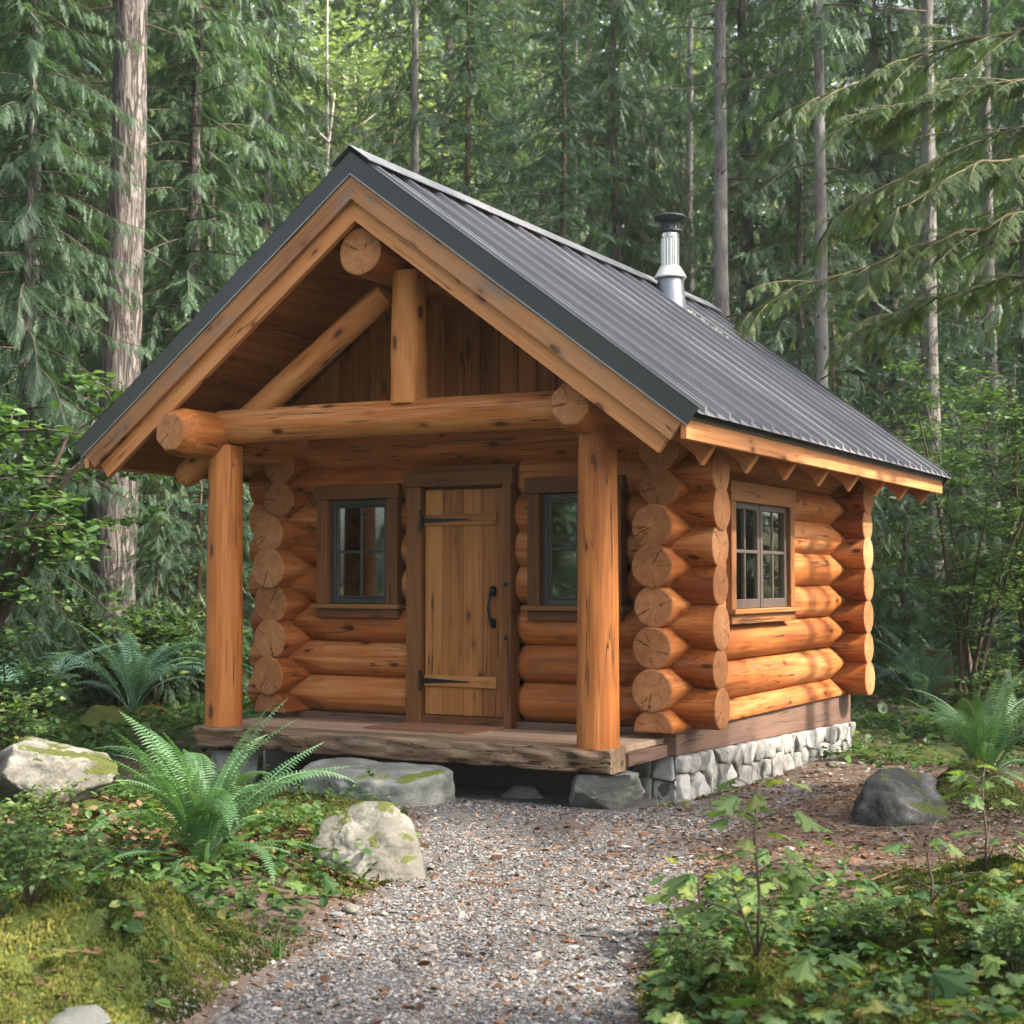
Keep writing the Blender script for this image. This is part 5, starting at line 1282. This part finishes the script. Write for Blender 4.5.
def shrub(k, x, y, sc, label, group=None, rz=None, meshes=None, name='shrub', dz=0.):
    st, fo = (meshes or SH)[k % len(meshes or SH)]; root = empty(name, (x, y, gz1(x, y)+dz), random.uniform(0, 6.3) if rz is None else rz, sc)
    tag(root, label, 'shrub' if name == 'shrub' else 'plant', group); link('stems', st, root); link('foliage', fo, root); return root
x, y = at(18, 13.0); shrub(0, x, y, .62, 'leafy shrub with yellowing oval leaves at the left edge behind the pale boulder', meshes=[shrub_meshes(1.7, 1.0, 205, 9, 1200, .13, 'light')])
x, y = at(-38, 14.5); shrub(0, x, y, 1.5, 'tall light green shrub reaching in from the left edge at roof-eave height', meshes=SHB)
x, y = at(-5, 11.0); shrub(1, x, y, .6, 'small green shrub at the left edge in front of the pale boulder')
gx = ('bushy green undergrowth shrub, one of many between the forest trunks', 'undergrowth shrubs')
for i in range(64):
    px = random.uniform(-40, 1064); dep = random.uniform(17.5, 34)
    if 250 < px < 880 and dep < 24: dep += 8
    x, y = at(px, dep)
    if x > 2.6 and y < 7.5 and px < 900: continue
    shrub(i, x, y, random.uniform(.75, 1.25), *gx)
x, y = at(1015, 15.5); shrub(1, x, y, .8, 'leafy shrub at the right edge behind the arching grey-green fern')
# vine maple: several thin crooked stems with layered leaves, right of the cabin
def vinemaple():
    r = np.random.default_rng(301); tb = Tubes(); T = []; ns = 7
    for i in range(ns):
        a = r.uniform(0, 2*pi) if i > 2 else (-.2, .4, 2.6)[i]; H = r.uniform(3.0, 4.6); L = r.uniform(.4, 1.3); n = 8; t = np.linspace(0, 1, n)
        P = np.stack([cos(a)*L*t**1.3, sin(a)*L*t**1.3, H*t-.1], 1)+np.cumsum(r.normal(0, .05, (n, 3)), 0)*np.array([1, 1, .2]); P[0] = (r.normal(0, .06), r.normal(0, .06), -.1)
        tb.add(P, .034*(1-t*.85), 7, .03)
        for j in range(13):
            f = r.uniform(.28, 1)*(n-1); k = min(int(f), n-2); p = P[k]+(P[k+1]-P[k])*(f-k); b = r.uniform(0, 2*pi); l = r.uniform(.35, 1.0); e = p+np.array([cos(b)*l, sin(b)*l, l*r.uniform(-.05, .35)]); tb.add([p, (p+e)/2+[0, 0, .04], e], [.010, .006, .002], 4)
            m = 75; q = r.uniform(.15, 1.15, m)[:, None]; T.append(p+(e-p)*q+r.normal(0, 1, (m, 3))*np.array([.13, .13, .025]))
    T = np.concatenate(T); n = len(T); bag = Bag(); bag.put(leafw, randrot_r(r, n, .3)*(.07*r.uniform(.6, 1.3, n))[:, None, None], T, np.clip(r.beta(2, 2.6, n)*.85, 0, 1))
    return tb.mesh('stems', M['twig']), bag.mesh('foliage', M['light'])
VM = [vinemaple()]
x, y = at(968, 18.5); root = shrub(0, x, y, 1.0, 'vine maple with several crooked thin stems and layered small leaves right of the cabin', meshes=VM, name='vine_maple', rz=.3); root['category'] = 'small tree'
x, y = at(1040, 19.5); root = shrub(0, x, y, 1.1, 'airy small-leaved maple at the right edge behind the crooked stems', meshes=VM, name='vine_maple', rz=2.3); root['category'] = 'small tree'
x, y = at(765, 21.5); root = shrub(0, x, y, .9, 'bright leafy maple sapling peeping over the roof right of the chimney', meshes=VM, name='vine_maple', rz=4.3); root['category'] = 'small tree'
# overhanging hemlock limbs from a tree standing just outside the frame on the right
def limb_mesh():
    r = np.random.default_rng(401); tb = Tubes(); A = []; T = []; Rn = []; bag = Bag()
    for (z, az, L, dr) in [(6.9, 3.35, 2.5, .22), (6.6, 2.75, 3.2, .30), (6.1, 3.6, 2.4, .35), (5.3, 3.05, 3.5, .27), (5.5, 3.5, 2.3, .35), (4.9, 2.7, 2.6, .40), (7.7, 3.1, 3.0, .3)]:
        n = 12; t = np.linspace(0, 1, n); c, s = cos(az), sin(az); P = np.stack([c*L*t, s*L*t, z+.06*L*t-dr*L*t**1.8], 1)+np.cumsum(r.normal(0, .045, (n, 3)), 0); tb.add(P, .030*(1-.85*t), 7, .05)
        D = np.gradient(P, axis=0); D /= np.linalg.norm(D, axis=1)[:, None]
        for j in range(26):
            f = (.12+.86*(j+r.random())/26)*(n-1); k = min(int(f), n-2); p = P[k]+(P[k+1]-P[k])*(f-k); d = D[k]; lat = np.cross([0, 0, 1.], d); sd_ = 1 if j % 2 else -1; l = L*.40*(1.1-.75*f/(n-1))*r.uniform(.25, 1.35)
            m = 6; u = np.linspace(0, 1, m); dir_ = d*r.uniform(.4, 1.0)+lat*sd_*r.uniform(.5, .95); dir_ = dir_+np.array([0, 0, r.uniform(-.35, .22)]); Q = p+dir_*l*u[:, None]+np.array([0, 0, -1])*(l*.2*u**2)[:, None]; tb.add(Q, .010*(1-.8*u), 4)
            for q in range(20):
                g = (q+r.random())/20*(m-1); kk = min(int(g), m-2); pp = Q[kk]+(Q[kk+1]-Q[kk])*(g-kk); dd = (Q[kk+1]-Q[kk]); dd /= np.linalg.norm(dd); la = np.cross([0, 0, 1.], dd); s2 = 1 if q % 2 else -1
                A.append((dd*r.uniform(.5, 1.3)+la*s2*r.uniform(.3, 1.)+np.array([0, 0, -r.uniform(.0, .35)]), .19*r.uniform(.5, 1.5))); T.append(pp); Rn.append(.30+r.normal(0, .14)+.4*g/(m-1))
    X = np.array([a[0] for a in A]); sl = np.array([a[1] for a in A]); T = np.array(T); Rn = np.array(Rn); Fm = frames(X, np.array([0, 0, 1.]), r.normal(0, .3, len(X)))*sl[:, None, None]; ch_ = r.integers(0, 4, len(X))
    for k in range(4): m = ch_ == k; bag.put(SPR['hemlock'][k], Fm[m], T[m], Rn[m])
    tr = Tubes(); zs = np.linspace(-.4, 17, 14); tr.add(np.stack([0*zs, 0*zs, zs], 1), .20*(1-np.clip(zs, 0, 17)/17*.8), 14, .02)
    return tr.mesh('trunk', M['barkbrown']), tb.mesh('limbs', M['mosstwig']), bag.mesh('crown', M['hemlock'])
V_['limb'] = [limb_mesh()]
x, y = at(1085, 15.5); t = tree('limb', 0, x, y, 1.0, 'mossy hemlock reaching bright drooping limbs in from the right edge above the cabin roof', rz=YAW-.15, name='hemlock_tree')
# stump
x, y = at(932, 20.5); mb = MB(); mb.log((x, y, gz1(x, y)-.3), (x+.04, y, gz1(x, y)+.62), .30, .22, seg=26, wob=.10, mi=0, me=0)
o = mb.build('tree_stump', M['mosstwig']); tag(o, 'squat brown mossy stump in the shade beyond the back corner of the cabin', 'stump')

# seedling with lobed leaves in the right foreground
def seedling(px, py, H, nleaf, size, label, seed, tilt=0.):
    r = np.random.default_rng(seed); x, y = ground_hit(px, py); tb = Tubes(); bag = Bag(); T = []; X = []
    P = np.array([(0, 0, -.03), (.01, 0, H*.35), (-.01, .01, H*.7), (tilt*H, 0, H)]); tb.add(P, [.007, .006, .005, .003], 7)
    tops = [P]
    for k in range(2): a = r.uniform(0, 6.3); Q = np.array([(0, 0, 0), (cos(a)*.04, sin(a)*.04, H*.2), (cos(a)*.09, sin(a)*.09, H*.42)]); tb.add(Q, [.005, .004, .003], 6); tops.append(Q)
    for i in range(nleaf):
        Q = tops[0] if i % 4 else tops[1+i % 2]; f = (.35+.65*r.random()**.7 if Q is P else r.uniform(.4, 1))*(len(Q)-1); k = min(int(f), len(Q)-2); p = Q[k]+(Q[k+1]-Q[k])*(f-k); a = i*2.4+r.normal(0, .3); l = r.uniform(.06, .17); e = p+np.array([cos(a)*l, sin(a)*l, l*.35]); tb.add([p, (p+e)/2+[0, 0, .01], e], [.0025, .002, .0015], 4)
        X.append((cos(a), sin(a), -.35+r.normal(0, .15))); T.append(e)
    n = len(T); bag.put(LOB, frames(np.array(X), np.array([0, 0, 1.]), r.normal(0, .3, n))*(size*r.uniform(.7, 1.25, n))[:, None, None], np.array(T), r.uniform(.35, .8, n))
    root = empty('seedling', (x, y, gz1(x, y))); tag(root, label, 'plant'); link('stems', tb.mesh('stems', M['twig']), root); link('foliage', bag.mesh('foliage', M['shrub']), root)
seedling(757, 962, .60, 26, .105, 'upright maple seedling with broad pale green lobed leaves right of the path in front', 1, .02)
seedling(700, 935, .26, 20, .11, 'low spreading seedling with broad pale leaves at the path edge left of the upright one', 2)
seedling(985, 870, .46, 18, .12, 'leafy seedling with yellowing lobed leaves against the right edge below the fern', 3)
seedling(930, 905, .26, 10, .09, 'small thin plant with a few round leaves on the right bed below the dark boulder', 4)
for i, (px, py, k, sc) in enumerate([(1015, 985, 1, .26), (860, 955, 1, .20), (30, 905, 1, .28), (25, 860, 1, .34), (690, 1000, 1, .22), (420+0, 905, 1, .0)]):
    if sc == 0: continue
    x, y = ground_hit(px, py); shrub(k, x, y, sc, 'low clump of small green leaves on thin stems in the %s foreground bed' % ('left' if px < 500 else 'right'), 'leafy clumps in the %s foreground bed' % ('left' if px < 500 else 'right'))
# grass blades by the path
def grass_clump(px, py, label, n=22, h=.13):
    r = np.random.default_rng(int(px)); x, y = ground_at(px, py, .08); V = []; F = []; Rn = []
    for i in range(n):
        a = r.uniform(0, 6.3); l = h*r.uniform(.5, 1.2); o = r.normal(0, .03, 2); w_ = .005; c, s = cos(a), sin(a); b = len(V); q = r.uniform(.4, .8)
        for t in (0, .4, .75, 1): rr = l*.7*t**1.6; ww = w_*(1-t)+.0004; V += [(o[0]+c*rr-s*ww, o[1]+s*rr+c*ww, l*(t-.35*t*t)), (o[0]+c*rr+s*ww, o[1]+s*rr-c*ww, l*(t-.35*t*t))]; Rn += [q, q]
        F += [(b, b+1, b+3, b+2), (b+2, b+3, b+5, b+4), (b+4, b+5, b+7, b+6)]
    me = npmesh('grass_tuft', np.array(V), np.concatenate([np.array(f) for f in F]), np.array([4]*len(F)), M['cover'], Rn); o = link('grass_tuft', me, None, (x, y, gz1(x, y))); tag(o, label, 'grass tuft')
grass_clump(275, 955, 'tuft of green grass blades at the left edge of the gravel near the front'); grass_clump(668, 805, 'small grass tuft in the litter below the foundation corner', 14, .07); grass_clump(248, 915, 'thin grass tuft beside the drooping fronds of the big fern', 14, .12)
# trees outside the frame on the right and behind the viewer: they shade the clearing and stand in the window reflections
OUT = 'forest tree outside the picture, shading the clearing'
for i, (x, y, kd, sc) in enumerate([(10.3, 3.0, 'cedar', .85), (9.0, 5.75, 'tall', 1.0), (11.2, 6.75, 'tall', .9), (15, 10.5, 'spruce', .9), (9.8, 9.5, 'cedar', .8), (12.5, -2.5, 'cedar', .9), (15, 3.5, 'cedar', 1.), (16, -7, 'spruce', 1.), (-9, -4, 'cedar', 1.0), (-12, 3, 'cedar', 1.), (-7, -14, 'spruce', 1.), (1, -19, 'cedar', 1.), (8, -20, 'cedar', 1.1), (-3, -22, 'cedar', 1.), (14, -15, 'cedar', 1.), (-14, -10, 'cedar', 1.1), (9.5, 14, 'cedar', .9), (13, 18, 'cedar', 1.), (9, 22, 'spruce', 1.), (18, 20, 'cedar', 1.), (14, 28, 'cedar', 1.1), (23, 14, 'cedar', 1.), (20, 32, 'cedar', 1.2), (-5.5, -10, 'cedar', .9), (-11, -17, 'cedar', 1.), (-3, -16, 'spruce', 1.)]):
    tree(kd, i, x, y, sc, OUT, 'trees outside the picture')

# ------------------------------------------------------------------ the damp forest air
hz = NT('forest_haze'); pv = hz.n('ShaderNodeVolumePrincipled', {'Color': (.86, .93, .84, 1), 'Density': .0005, 'Anisotropy': .25}); hz.t.links.new(pv.outputs[0], hz.out.inputs['Volume'])
mb = MB(); X0, X1, Y0, Y1, Z0, Z1 = -178, 178, -58, 258, -8, 75
mb.v = [(x, y, z) for z in (Z0, Z1) for y in (Y0, Y1) for x in (X0, X1)]; mb.g = list(mb.v); mb.sd = [0]*8
mb.f = [(0, 2, 3, 1), (4, 5, 7, 6), (0, 1, 5, 4), (2, 6, 7, 3), (0, 4, 6, 2), (1, 3, 7, 5)]; mb.mi = [0]*6; mb.sm = [False]*6
tag(mb.build('haze', hz.m), 'pale damp haze hanging between the forest trees', 'haze', kind='stuff')
